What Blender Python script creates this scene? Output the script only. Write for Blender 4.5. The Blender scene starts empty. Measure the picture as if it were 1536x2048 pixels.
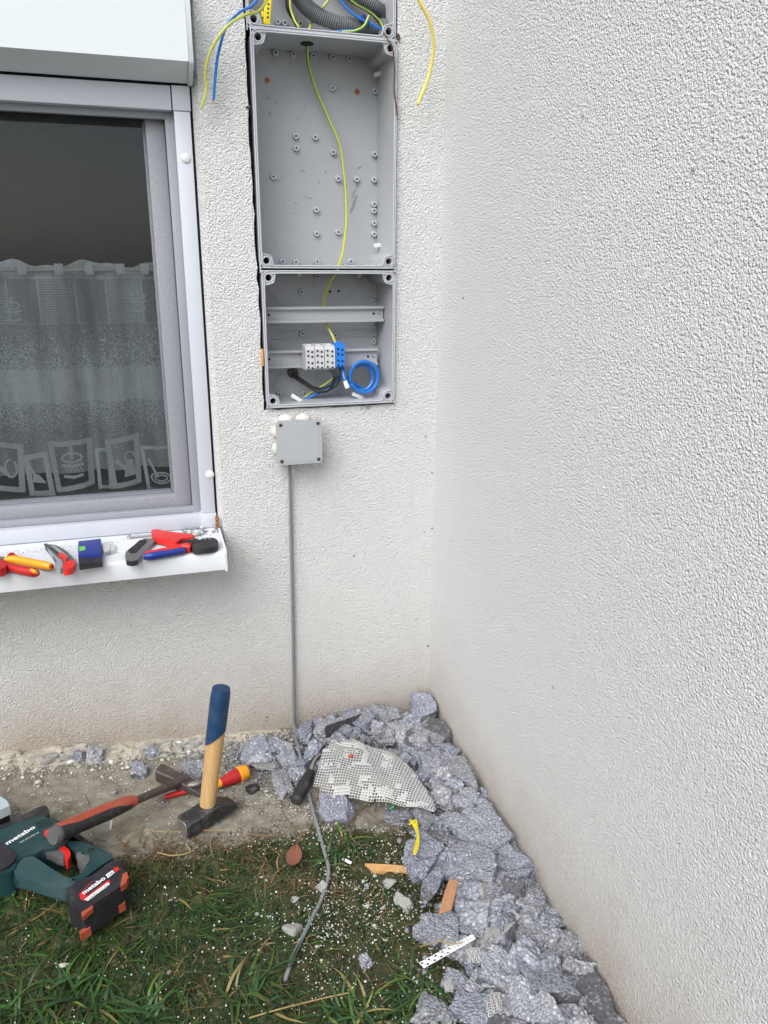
import bpy, bmesh, math, random
import numpy as np
from mathutils import Vector, Matrix
R = math.radians
random.seed(7)
rng = np.random.default_rng(11)
SC = bpy.context.scene
COL = SC.collection

# ------------------------------------------------------------------ camera, sky, sun, exposure
F = 1553.0
CP = np.array([-0.65292, -1.7, 1.23273])
CM = np.array([[0.95600227, -0.293296, 0.00609174],
               [-0.08396436, -0.2934617, -0.95227633],
               [0.28108653, 0.90986685, -0.30517646]])
CM = CM * np.array([[1, 1, 1]])
cam_d = bpy.data.cameras.new('camera'); cam = bpy.data.objects.new('camera', cam_d); COL.objects.link(cam)
cam_d.sensor_fit = 'VERTICAL'; cam_d.sensor_height = 24; cam_d.lens = 24 * F / 2048
cam_d.clip_start = 0.02; cam_d.clip_end = 500
_m = np.array([CM[0], -CM[1], -CM[2]]).T
M4 = Matrix.Identity(4)
for i in range(3):
    for j in range(3): M4[i][j] = _m[i, j]
M4.translation = Vector(CP)
cam.matrix_world = M4
SC.camera = cam

SUN_EL, SUN_AZ = R(46), R(222)      # azimuth clockwise from +y
w = bpy.data.worlds.new('World'); SC.world = w; w.use_nodes = True
nt = w.node_tree; bg = nt.nodes['Background']
sky = nt.nodes.new('ShaderNodeTexSky'); sky.sky_type = 'NISHITA'; sky.sun_disc = False
sky.sun_elevation = SUN_EL; sky.sun_rotation = SUN_AZ; sky.dust_density = 2.5; sky.air_density = 1.0; sky.ozone_density = 1.0
hs = nt.nodes.new('ShaderNodeHueSaturation'); hs.inputs['Saturation'].default_value = 0.55
nt.links.new(sky.outputs[0], hs.inputs['Color']); nt.links.new(hs.outputs[0], bg.inputs[0])
bg.inputs[1].default_value = 0.14
sd = bpy.data.lights.new('sun', 'SUN'); so = bpy.data.objects.new('sun', sd); COL.objects.link(so)
sd.energy = 1.5; sd.angle = R(52); sd.color = (1.0, 1.0, 0.995)
_sv = Vector((math.sin(SUN_AZ) * math.cos(SUN_EL), math.cos(SUN_AZ) * math.cos(SUN_EL), math.sin(SUN_EL)))
so.rotation_euler = _sv.to_track_quat('Z', 'Y').to_euler(); so.location = (-3, -4, 6)
SC.view_settings.view_transform = 'Standard'; SC.view_settings.look = 'None'
SC.view_settings.exposure = 0.77; SC.cycles.caustics_reflective = False; SC.cycles.caustics_refractive = False; SC.view_settings.gamma = 1

# ------------------------------------------------------------------ measuring helpers (photo pixel -> point on a real plane)
def ray(px, py): return CM.T @ np.array([(px - 768) / F, (py - 1024) / F, 1.0])
def U(px, py, ax, v):
    d = ray(px, py); t = (v - CP[ax]) / d[ax]; return Vector(CP + t * d)
def vnoise(x, y, s, seed=0):
    """smooth value noise, vectorised"""
    x = np.asarray(x, float) * s + seed * 17.3; y = np.asarray(y, float) * s - seed * 9.1
    xi = np.floor(x); yi = np.floor(y); fx = x - xi; fy = y - yi
    fx = fx * fx * (3 - 2 * fx); fy = fy * fy * (3 - 2 * fy)
    def h(a, b):
        v = np.sin(a * 127.1 + b * 311.7 + seed * 7.7) * 43758.5453
        return v - np.floor(v)
    return (h(xi, yi) * (1 - fx) + h(xi + 1, yi) * fx) * (1 - fy) + (h(xi, yi + 1) * (1 - fx) + h(xi + 1, yi + 1) * fx) * fy
def gh(x, y):
    x = np.asarray(x, float); y = np.asarray(y, float)
    xx = np.clip(x, -1.8, 0.1); yy = np.clip(y, -2.2, 0.1)
    z = 0.07 - 0.095 * xx + 0.02 * yy
    near = np.clip(1 - (np.abs(x + .7) / 3.), 0, 1)
    z = z + (vnoise(x, y, 9, 1) - .5) * .012 + (vnoise(x, y, 30, 2) - .5) * .006 + (vnoise(x, y, 90, 3) - .5) * .002
    e = strip_edge(x)
    k = np.clip((-y - e) / .05, 0, 1)
    z = z - .012 * k
    return z
def strip_edge(x):
    return 0.385 + 0.02 * np.clip((np.asarray(x, float) + .5) / .3, 0, 1.2) + (vnoise(x, 0 * np.asarray(x, float), 7, 5) - .5) * .05
def G(px, py, dz=0.0):
    z = 0.09
    for _ in range(12):
        p = U(px, py, 2, z); z = float(gh(p.x, p.y)) + dz
    return U(px, py, 2, z)

# ------------------------------------------------------------------ materials
def new_mat(name):
    m = bpy.data.materials.new(name); m.use_nodes = True
    n = m.node_tree.nodes; return m, n, m.node_tree.links, n['Principled BSDF']
def ramp(n, stops):
    r = n.new('ShaderNodeValToRGB'); e = r.color_ramp.elements
    while len(e) < len(stops): e.new(0.5)
    for k, (p, c) in enumerate(stops):
        e[k].position = p; e[k].color = (*c, 1) if len(c) == 3 else c
    return r
def noise(n, l, scale, detail=3, rough=.5, vec=None):
    t = n.new('ShaderNodeTexNoise'); t.inputs['Scale'].default_value = scale; t.inputs['Detail'].default_value = detail
    t.inputs['Roughness'].default_value = rough
    if vec is not None: l.new(vec, t.inputs['Vector'])
    return t
def objco(n):
    return n.new('ShaderNodeTexCoord').outputs['Object']
def mathn(n, l, op, a, b=None, c=None, clamp=False):
    m = n.new('ShaderNodeMath'); m.operation = op; m.use_clamp = clamp
    for k, v in enumerate((a, b, c)):
        if v is None: continue
        if isinstance(v, (int, float)): m.inputs[k].default_value = v
        else: l.new(v, m.inputs[k])
    return m.outputs[0]
def mixc(n, l, fac, a, b):
    m = n.new('ShaderNodeMix'); m.data_type = 'RGBA'
    for s, v in ((0, fac), (6, a), (7, b)):
        if isinstance(v, (int, float)): m.inputs[s].default_value = v
        elif isinstance(v, tuple): m.inputs[s].default_value = (*v, 1)
        else: l.new(v, m.inputs[s])
    return m.outputs[2]
def bump(n, l, h, dist, strength=1.0, prev=None):
    b = n.new('ShaderNodeBump'); b.inputs['Distance'].default_value = dist; b.inputs['Strength'].default_value = strength
    l.new(h, b.inputs['Height'])
    if prev is not None: l.new(prev, b.inputs['Normal'])
    return b.outputs[0]
def plain(name, col, rough=.5, metal=0.0, var=.12, scale=60, bmp=.0, dirt=None, dirtamt=.25, spec=.5):
    """a painted / moulded material with slight tone wander, wear in the gloss and optional dirt"""
    m, n, l, p = new_mat(name); co = objco(n)
    a = tuple(c * (1 - var) for c in col); b = tuple(min(1, c * (1 + var)) for c in col)
    t = noise(n, l, scale, 5, .6, co)
    c = mixc(n, l, t.outputs[0], a, b)
    if dirt:
        t2 = noise(n, l, scale * .45, 8, .75, co); r = ramp(n, [(.5, (0, 0, 0)), (.72, (1, 1, 1))]); l.new(t2.outputs[0], r.inputs[0])
        f = mathn(n, l, 'MULTIPLY', r.outputs[0], dirtamt); c = mixc(n, l, f, c, dirt)
    l.new(c, p.inputs['Base Color'])
    t3 = noise(n, l, scale * 2.3, 4, .6, co)
    l.new(mathn(n, l, 'MULTIPLY_ADD', t3.outputs[0], .3, rough - .15, True), p.inputs['Roughness'])
    p.inputs['Metallic'].default_value = metal; p.inputs['Specular IOR Level'].default_value = spec
    if bmp:
        l.new(bump(n, l, noise(n, l, scale * 8, 4, .6, co).outputs[0], bmp), p.inputs['Normal'])
    return m

def stucco():
    m, n, l, p = new_mat('stucco'); co = n.new('ShaderNodeNewGeometry').outputs['Position']
    big = noise(n, l, 1.6, 4, .6, co)
    base = mixc(n, l, big.outputs[0], (.69, .70, .70), (.75, .755, .75))
    # dirt splashed up from the soil, shape given by noise and height above the ground line
    sx = n.new('ShaderNodeSeparateXYZ'); l.new(co, sx.inputs[0])
    gz = mathn(n, l, 'MULTIPLY_ADD', sx.outputs[0], -.095, .07)
    hgt = mathn(n, l, 'SUBTRACT', sx.outputs[2], gz)
    hn = mathn(n, l, 'MULTIPLY_ADD', noise(n, l, 5, 6, .7, co).outputs[0], .22, -.11)
    hh = mathn(n, l, 'ADD', hgt, hn)
    r = ramp(n, [(0.0, (1, 1, 1)), (.12, (.62, .62, .62)), (.28, (.20, .20, .20)), (.55, (.04, .04, .04)), (.9, (0, 0, 0))]); l.new(mathn(n, l, 'MULTIPLY', hh, 1.4, None, True), r.inputs[0])
    fine = noise(n, l, 140, 4, .7, co)
    fr = ramp(n, [(.25, (.55, .55, .55)), (.7, (1, 1, 1))]); l.new(fine.outputs[0], fr.inputs[0])
    f = mathn(n, l, 'MULTIPLY', mathn(n, l, 'MULTIPLY', r.outputs[0], fr.outputs[0]), .85)
    c = mixc(n, l, f, base, (.34, .255, .165))
    # a few small dirt specks
    v = n.new('ShaderNodeTexVoronoi'); v.inputs['Scale'].default_value = 9; v.feature = 'F1'; l.new(co, v.inputs['Vector'])
    sp = mathn(n, l, 'LESS_THAN', v.outputs['Distance'], mathn(n, l, 'MULTIPLY_ADD', noise(n, l, 3, 2, .5, co).outputs[0], .16, -.068))
    sp = mathn(n, l, 'MULTIPLY', sp, .55)
    c = mixc(n, l, sp, c, (.2, .19, .17))
    l.new(c, p.inputs['Base Color']); p.inputs['Roughness'].default_value = .95; p.inputs['Specular IOR Level'].default_value = .2
    # trowelled grain relief: wormy ridges of packed grains
    wn = noise(n, l, 160, 2, .5, co)
    vm = n.new('ShaderNodeVectorMath'); vm.operation = 'SCALE'; vm.inputs['Scale'].default_value = .0022
    l.new(wn.outputs['Color'], vm.inputs[0]); va = n.new('ShaderNodeVectorMath'); va.operation = 'ADD'; l.new(co, va.inputs[0]); l.new(vm.outputs[0], va.inputs[1])
    g1 = noise(n, l, 262, 3.0, .6, va.outputs[0])
    g2 = n.new('ShaderNodeTexVoronoi'); g2.feature = 'SMOOTH_F1'; g2.inputs['Scale'].default_value = 290; g2.inputs['Smoothness'].default_value = .35; l.new(va.outputs[0], g2.inputs['Vector'])
    h = mathn(n, l, 'SUBTRACT', mathn(n, l, 'MULTIPLY', g1.outputs[0], 1.5), mathn(n, l, 'MULTIPLY', g2.outputs['Distance'], .55))
    b1 = bump(n, l, h, .0050, 1.0)
    b2 = bump(n, l, noise(n, l, 6, 3, .5, co).outputs[0], .006, .5, b1)
    l.new(b2, p.inputs['Normal'])
    return m

def foam():
    m, n, l, p = new_mat('torn_grey_foam'); co = objco(n)
    v = n.new('ShaderNodeTexVoronoi'); v.inputs['Scale'].default_value = 240; l.new(co, v.inputs['Vector'])
    s = n.new('ShaderNodeSeparateColor'); l.new(v.outputs['Color'], s.inputs[0])
    r = ramp(n, [(0, (.245, .257, .295)), (.5, (.30, .313, .355)), (.92, (.365, .378, .425)), (1, (.52, .53, .58))]); l.new(s.outputs[0], r.inputs[0])
    edge = ramp(n, [(.35, (1, 1, 1)), (.8, (.58, .58, .61))]); l.new(v.outputs['Distance'], edge.inputs[0])
    mm = n.new('ShaderNodeMix'); mm.data_type = 'RGBA'; mm.blend_type = 'MULTIPLY'; mm.inputs[0].default_value = 1
    l.new(r.outputs[0], mm.inputs[6]); l.new(edge.outputs[0], mm.inputs[7])
    d = noise(n, l, 14, 6, .7, co); dr = ramp(n, [(.60, (0, 0, 0)), (.80, (.5, .5, .5))]); l.new(d.outputs[0], dr.inputs[0])
    c = mixc(n, l, dr.outputs[0], mm.outputs[2], (.35, .34, .30))
    oi = n.new('ShaderNodeObjectInfo'); hv = n.new('ShaderNodeHueSaturation'); l.new(c, hv.inputs['Color'])
    l.new(mathn(n, l, 'MULTIPLY_ADD', oi.outputs['Random'], .30, .82), hv.inputs['Value'])
    l.new(mathn(n, l, 'MULTIPLY_ADD', mathn(n, l, 'FRACT', mathn(n, l, 'MULTIPLY', oi.outputs['Random'], 7.3)), .8, .45), hv.inputs['Saturation']); c = hv.outputs[0]
    l.new(c, p.inputs['Base Color']); p.inputs['Roughness'].default_value = .9; p.inputs['Specular IOR Level'].default_value = .2
    h = mathn(n, l, 'MULTIPLY', v.outputs['Distance'], -1)
    l.new(bump(n, l, h, .0034, 1.0), p.inputs['Normal'])
    return m
def cut_shade_foam():
    m, n, l, p = new_mat('cut_and_shade_foam'); co = objco(n)
    v = n.new('ShaderNodeTexVoronoi'); v.inputs['Scale'].default_value = 260; l.new(co, v.inputs['Vector'])
    s = n.new('ShaderNodeSeparateColor'); l.new(v.outputs['Color'], s.inputs[0])
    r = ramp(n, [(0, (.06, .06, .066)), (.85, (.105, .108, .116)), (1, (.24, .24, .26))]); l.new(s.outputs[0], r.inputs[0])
    l.new(r.outputs[0], p.inputs['Base Color']); p.inputs['Roughness'].default_value = .8
    l.new(bump(n, l, noise(n, l, 300, 3, .6, co).outputs[0], .001), p.inputs['Normal'])
    return m
def ground_mat():
    m, n, l, p = new_mat('soil_and_concrete'); co = n.new('ShaderNodeNewGeometry').outputs['Position']
    at = n.new('ShaderNodeAttribute'); at.attribute_name = 'zone'
    sep = n.new('ShaderNodeSeparateColor'); l.new(at.outputs['Color'], sep.inputs[0])
    n1 = noise(n, l, 30, 8, .7, co); n2 = noise(n, l, 170, 5, .7, co); n3 = noise(n, l, 8, 6, .7, co)
    conc = ramp(n, [(.32, (.11, .095, .065)), (.5, (.225, .203, .16)), (.66, (.36, .335, .28))]); l.new(n1.outputs[0], conc.inputs[0])
    conc2 = mixc(n, l, mathn(n, l, 'MULTIPLY', n2.outputs[0], .5), conc.outputs[0], (.30, .275, .225))
    moss = ramp(n, [(.3, (.022, .026, .009)), (.48, (.055, .058, .015)), (.62, (.10, .095, .026)), (.78, (.14, .105, .045))]); l.new(n1.outputs[0], moss.inputs[0])
    moss2 = mixc(n, l, n2.outputs[0], moss.outputs[0], (.04, .042, .014))
    soilr = ramp(n, [(.5, (0, 0, 0)), (.64, (1, 1, 1))]); l.new(n3.outputs[0], soilr.inputs[0])
    soil = mixc(n, l, n2.outputs[0], (.03, .02, .012), (.075, .055, .03))
    grassy = mixc(n, l, mathn(n, l, 'MULTIPLY', soilr.outputs[0], .6), moss2, soil)
    mk = mathn(n, l, 'ADD', sep.outputs[0], mathn(n, l, 'MULTIPLY_ADD', n1.outputs[0], .9, -.45))
    mr = ramp(n, [(.42, (0, 0, 0)), (.62, (1, 1, 1))]); l.new(mk, mr.inputs[0])
    c = mixc(n, l, mr.outputs[0], grassy, conc2)
    # pale plaster dust and flakes beside the wall
    pk = mathn(n, l, 'ADD', sep.outputs[1], mathn(n, l, 'MULTIPLY_ADD', noise(n, l, 45, 8, .75, co).outputs[0], 1.5, -.75))
    pr = ramp(n, [(.46, (0, 0, 0)), (.56, (1, 1, 1))]); l.new(pk, pr.inputs[0])
    c = mixc(n, l, pr.outputs[0], c, mixc(n, l, n2.outputs[0], (.36, .32, .25), (.60, .56, .47)))
    l.new(c, p.inputs['Base Color']); p.inputs['Roughness'].default_value = .9
    b = bump(n, l, noise(n, l, 220, 6, .75, co).outputs[0], .004)
    b = bump(n, l, pr.outputs[0], .004, 1, b)
    l.new(b, p.inputs['Normal'])
    return m
def grass_mat():
    m, n, l, p = new_mat('grass_blades')
    at = n.new('ShaderNodeAttribute'); at.attribute_name = 'tint'
    l.new(at.outputs['Color'], p.inputs['Base Color']); p.inputs['Roughness'].default_value = .42
    p.inputs['Specular IOR Level'].default_value = .45
    return m
def curtain_mat():
    m, n, l, p = new_mat('lace_curtain'); co = n.new('ShaderNodeNewGeometry').outputs['Position']
    s = n.new('ShaderNodeSeparateXYZ'); l.new(co, s.inputs[0]); z = s.outputs[2]; x = s.outputs[0]
    def band(a, b):   # 1 inside a..b
        return mathn(n, l, 'MULTIPLY', mathn(n, l, 'GREATER_THAN', z, a), mathn(n, l, 'LESS_THAN', z, b))
    net = mathn(n, l, 'MULTIPLY_ADD', noise(n, l, 400, 2, .5, co).outputs[0], .40, .28)
    hem = band(1.196, 1.30)
    stripes = mathn(n, l, 'GREATER_THAN', mathn(n, l, 'SINE', mathn(n, l, 'MULTIPLY', z, 1250)), .25)
    cell = mathn(n, l, 'FRACT', mathn(n, l, 'MULTIPLY_ADD', x, 1 / .136, .27))
    pan = mathn(n, l, 'LESS_THAN', cell, .55)
    sb = mathn(n, l, 'MULTIPLY', mathn(n, l, 'MULTIPLY', stripes, pan), band(1.105, 1.197))
    sb = mathn(n, l, 'MULTIPLY', sb, .75)
    edge = mathn(n, l, 'LESS_THAN', mathn(n, l, 'ABSOLUTE', mathn(n, l, 'SUBTRACT', cell, .55)), .014)
    edge2 = mathn(n, l, 'LESS_THAN', cell, .025)
    eb = mathn(n, l, 'MULTIPLY', mathn(n, l, 'ADD', edge, edge2), band(1.105, 1.197))
    line = band(1.1025, 1.106)
    # speckle density: full in the middle band, fading up and down
    zr = ramp(n, [(0, (0, 0, 0)), (.12, (.06, .06, .06)), (.32, (.42, .42, .42)), (.44, (.62, .62, .62)), (.45, (1, 1, 1)), (.68, (1, 1, 1)), (.69, (.6, .6, .6)), (.82, (.40, .40, .40)), (.98, (.15, .15, .15)), (1, (0, 0, 0))])
    l.new(mathn(n, l, 'DIVIDE', mathn(n, l, 'SUBTRACT', z, .80), .303), zr.inputs[0])
    spn = noise(n, l, 330, 1, .5, co); spr = ramp(n, [(.3, (0, 0, 0)), (.7, (1, 1, 1))]); l.new(spn.outputs[0], spr.inputs[0])
    spk = mathn(n, l, 'LESS_THAN', spr.outputs[0], zr.outputs[0]); spk = mathn(n, l, 'MULTIPLY', spk, .95)
    cloud = mathn(n, l, 'MULTIPLY_ADD', noise(n, l, 18, 3, .5, co).outputs[0], .5, .75)
    spk = mathn(n, l, 'MULTIPLY', spk, cloud)
    spk = mathn(n, l, 'MAXIMUM', spk, mathn(n, l, 'MULTIPLY', mathn(n, l, 'POWER', zr.outputs[0], .7), .45))
    a = mathn(n, l, 'MAXIMUM', net, mathn(n, l, 'MULTIPLY', hem, .85))
    for q in (sb, mathn(n, l, 'MULTIPLY', eb, .8), mathn(n, l, 'MULTIPLY', line, .6), spk): a = mathn(n, l, 'MAXIMUM', a, q)
    mpf = n.new('ShaderNodeMapping'); mpf.inputs['Scale'].default_value = (1, 1, .12); l.new(co, mpf.inputs[0])
    fold = mathn(n, l, 'MULTIPLY_ADD', noise(n, l, 22, 3, .6, mpf.outputs[0]).outputs[0], 1.5, .25)
    a = mathn(n, l, 'MULTIPLY', a, fold, None, True)
    tr = n.new('ShaderNodeBsdfTransparent'); ms = n.new('ShaderNodeMixShader')
    l.new(a, ms.inputs[0]); l.new(tr.outputs[0], ms.inputs[1]); l.new(p.outputs[0], ms.inputs[2])
    p.inputs['Base Color'].default_value = (.88, .95, 1.0, 1); p.inputs['Roughness'].default_value = .9
    l.new(ms.outputs[0], n['Material Output'].inputs[0])
    return m
def screen_mat():
    m, n, l, p = new_mat('fly_screen'); co = n.new('ShaderNodeNewGeometry').outputs['Position']
    mp = n.new('ShaderNodeMapping'); mp.inputs['Scale'].default_value = (1, 1, 9); l.new(co, mp.inputs[0])
    t = noise(n, l, 170, 3, .65, mp.outputs[0])
    mp2 = n.new('ShaderNodeMapping'); mp2.inputs['Scale'].default_value = (9, 1, 1); l.new(co, mp2.inputs[0])
    t2 = noise(n, l, 170, 3, .65, mp2.outputs[0])
    f = mathn(n, l, 'MULTIPLY_ADD', mathn(n, l, 'ADD', t.outputs[0], t2.outputs[0]), .85, -.65, True)
    tr = n.new('ShaderNodeBsdfTransparent'); ms = n.new('ShaderNodeMixShader')
    l.new(f, ms.inputs[0]); l.new(tr.outputs[0], ms.inputs[1]); l.new(p.outputs[0], ms.inputs[2])
    p.inputs['Base Color'].default_value = (.06, .070, .077, 1); p.inputs['Roughness'].default_value = .6
    l.new(ms.outputs[0], n['Material Output'].inputs[0])
    return m
def glass_mat():
    m, n, l, p = new_mat('window_glass')
    tr = n.new('ShaderNodeBsdfTransparent'); tr.inputs[0].default_value = (.97, .99, .99, 1)
    gl = n.new('ShaderNodeBsdfGlossy'); gl.inputs['Roughness'].default_value = .02
    fr = n.new('ShaderNodeFresnel'); fr.inputs[0].default_value = 1.6
    ms = n.new('ShaderNodeMixShader'); l.new(fr.outputs[0], ms.inputs[0]); l.new(tr.outputs[0], ms.inputs[1]); l.new(gl.outputs[0], ms.inputs[2])
    l.new(ms.outputs[0], n['Material Output'].inputs[0])
    return m
def wood(name, a, b, axis=2, sc=60):
    m, n, l, p = new_mat(name); co = objco(n)
    mp = n.new('ShaderNodeMapping'); s = [1, 1, 1]; s[axis] = .08; mp.inputs['Scale'].default_value = s; l.new(co, mp.inputs[0])
    t = noise(n, l, sc * 5, 5, .65, mp.outputs[0]); r = ramp(n, [(.3, a), (.7, b)]); l.new(t.outputs[0], r.inputs[0])
    l.new(r.outputs[0], p.inputs['Base Color']); p.inputs['Roughness'].default_value = .6
    l.new(bump(n, l, t.outputs[0], .0006), p.inputs['Normal'])
    return m

D_BROWN = (.22, .18, .13)
MAT = dict(
    stucco=stucco(), foam=foam(), cut=cut_shade_foam(), ground=ground_mat(), grass=grass_mat(), curtain=curtain_mat(), screen=screen_mat(), glass=glass_mat(),
    mortar=plain('old_mortar', (.33, .325, .30), .9, var=.25, scale=40, bmp=.003, dirt=(.20, .21, .14), dirtamt=.5),
    alu=plain('white_coated_aluminium', (.53, .56, .62), .38, var=.02, scale=9, dirt=(.45, .43, .40), dirtamt=.12),
    shutter=plain('white_shutter_metal', (.62, .665, .69), .35, var=.015, scale=6),
    sill=plain('white_sill_metal', (.60, .62, .65), .32, var=.02, scale=12, dirt=(.35, .33, .3), dirtamt=.25),
    greyframe=plain('grey_frame', (.30, .315, .35), .5, var=.03, scale=9),
    sash=plain('white_sash', (.42, .43, .48), .4, var=.02, scale=9),
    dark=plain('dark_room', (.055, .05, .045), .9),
    black=plain('black_foam_gap_shade', (.012, .012, .016), .9, bmp=.003, scale=30),
    encl=plain('light_grey_plastic', (.37, .383, .405), .38, var=.04, scale=14, dirt=(.30, .31, .33), dirtamt=.35),
    boss=plain('grey_plastic_boss', (.44, .46, .50), .4, var=.03),
    hole=plain('dark_hole', (.012, .012, .013), .9),
    lid=plain('junction_lid_plastic', (.37, .387, .40), .35, var=.03, scale=10),
    jbox=plain('junction_body_plastic', (.50, .50, .485), .8, var=.03, scale=20, spec=.15),
    grommet=plain('soft_pale_grommet', (.56, .53, .49), .8, var=.05),
    whiteplastic=plain('off_white_plastic', (.66, .68, .68), .4, var=.04),
    termgrey=plain('terminal_grey', (.50, .51, .53), .5, var=.04),
    termblue=plain('terminal_blue', (.012, .17, .60), .4, var=.06),
    wyellow=plain('wire_yellow', (.44, .47, .07), .35, var=.05),
    wyellow2=plain('wire_yellow_pale', (.72, .60, .16), .35, var=.05),
    wgreen=plain('wire_green', (.05, .22, .05), .35, var=.05),
    wblue=plain('wire_blue', (.015, .14, .46), .3, var=.06),
    wblack=plain('wire_black', (.012, .012, .013), .3, var=.1),
    wbrown=plain('wire_brown', (.11, .04, .035), .35, var=.05),
    conduit=plain('grey_conduit', (.17, .18, .19), .4, var=.08),
    cable=plain('grey_cable_sheath', (.17, .182, .19), .5, var=.12, scale=40, dirt=(.25, .23, .18), dirtamt=.6),
    yplastic=plain('yellow_plastic', (.74, .60, .02), .4, var=.05),
    screw=plain('zinc_screw', (.55, .55, .56), .35, 1.0, var=.1),
    brass=plain('brassy_screw', (.42, .19, .08), .45, .6, var=.2),
    steel=plain('worn_steel', (.30, .28, .26), .5, .8, var=.3, scale=90, bmp=.001, dirt=(.30, .27, .23), dirtamt=.5),
    darksteel=plain('brown_dark_steel', (.075, .06, .053), .5, .35, var=.3, scale=80, bmp=.001, dirt=(.24, .21, .18), dirtamt=.45),
    blackiron=plain('black_painted_iron', (.018, .018, .02), .45, var=.3, scale=70, bmp=.001, dirt=(.25, .25, .25), dirtamt=.5),
    handle=wood('pale_ash_wood', (.40, .245, .10), (.52, .34, .155), 2, 40),
    splint=wood('pine_splinter', (.46, .24, .085), (.66, .40, .17), 0, 60),
    splint2=wood('red_pine_splinter', (.36, .17, .085), (.50, .27, .14), 1, 60),
    navy=plain('navy_dip_paint', (.006, .035, .095), .45, var=.15, scale=60, dirt=(.08, .12, .16), dirtamt=.35),
    red=plain('red_grip', (.42, .012, .012), .4, var=.08, dirt=(.3, .1, .08), dirtamt=.25),
    bred=plain('bright_red_grip', (.62, .022, .018), .35, var=.06),
    yellow=plain('amber_grip', (.80, .33, .012), .38, var=.06, dirt=(.5, .25, .05), dirtamt=.2),
    bluegrip=plain('blue_grip', (.012, .035, .24), .4, var=.08),
    boxblue=plain('blue_card', (.012, .028, .22), .35, var=.08),
    orange=plain('orange_red_rubber', (.34, .062, .03), .55, var=.15, dirt=(.35, .2, .14), dirtamt=.45),
    rubber=plain('black_rubber', (.015, .015, .017), .6, var=.3, scale=70, bmp=.001, dirt=(.16, .15, .14), dirtamt=.4),
    greyrub=plain('grey_rubber', (.085, .085, .09), .6, var=.2, dirt=(.2, .19, .17), dirtamt=.4),
    teal=plain('dark_green_plastic', (.008, .038, .040), .42, var=.12, scale=40, dirt=(.10, .12, .11), dirtamt=.25),
    tealdust=plain('dusty_green_plastic', (.022, .058, .062), .5, var=.12, scale=40, dirt=(.12, .14, .13), dirtamt=.4),
    black2=plain('black_plastic', (.016, .015, .020), .45, var=.25, scale=60, dirt=(.12, .11, .10), dirtamt=.35),
    white=plain('white_print', (.75, .76, .78), .5, var=.03),
    labelred=plain('red_print', (.55, .02, .025), .45, var=.04),
    silver=plain('silver_grip', (.20, .205, .21), .4, .5, var=.1),
    greylight=plain('mid_grey_grip', (.25, .27, .30), .45, var=.08),
    green=plain('green_vial', (.12, .50, .08), .2, var=.1),
    clear=plain('cloudy_plastic', (.50, .50, .48), .25, var=.1),
    netwhite=plain('fibreglass_mesh', (.47, .47, .46), .7, var=.1, scale=50, dirt=(.42, .42, .40), dirtamt=.4),
    leaf=plain('dry_brown_leaf', (.17, .06, .035), .7, var=.3, scale=70, bmp=.001),
    twig=plain('twig', (.13, .085, .045), .8, var=.3),
    straw=plain('straw', (.30, .22, .09), .7, var=.25),
    bead=plain('white_beads', (.56, .56, .52), .6, var=.12, scale=40),
    crumb=plain('plaster_crumbs', (.47, .44, .375), .9, var=.25, scale=50, bmp=.002),
    cloth=None,
    teal2=plain('pale_teal_cap', (.36, .42, .43), .5, var=.05),
    ywire=plain('bright_yellow_wire', (.72, .60, .015), .4, var=.08),
    ink=plain('black_ink', (.09, .09, .10), .7, var=.1),
    ridge=plain('rim_plastic', (.46, .48, .515), .35, var=.04, scale=14),
    patch=plain('plaster_patch', (.47, .47, .455), .9, var=.12, scale=60, bmp=.001),
    debris=plain('rusty_bracket', (.25, .13, .07), .7, var=.3),
)
def applique():
    m, n, l, p = new_mat('curtain_applique')
    tr = n.new('ShaderNodeBsdfTransparent'); ms = n.new('ShaderNodeMixShader'); ms.inputs[0].default_value = .85
    l.new(tr.outputs[0], ms.inputs[1]); l.new(p.outputs[0], ms.inputs[2]); l.new(ms.outputs[0], n['Material Output'].inputs[0])
    p.inputs['Base Color'].default_value = (.88, .95, 1.0, 1); p.inputs['Roughness'].default_value = .9
    return m
MAT['cloth'] = applique()

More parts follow.
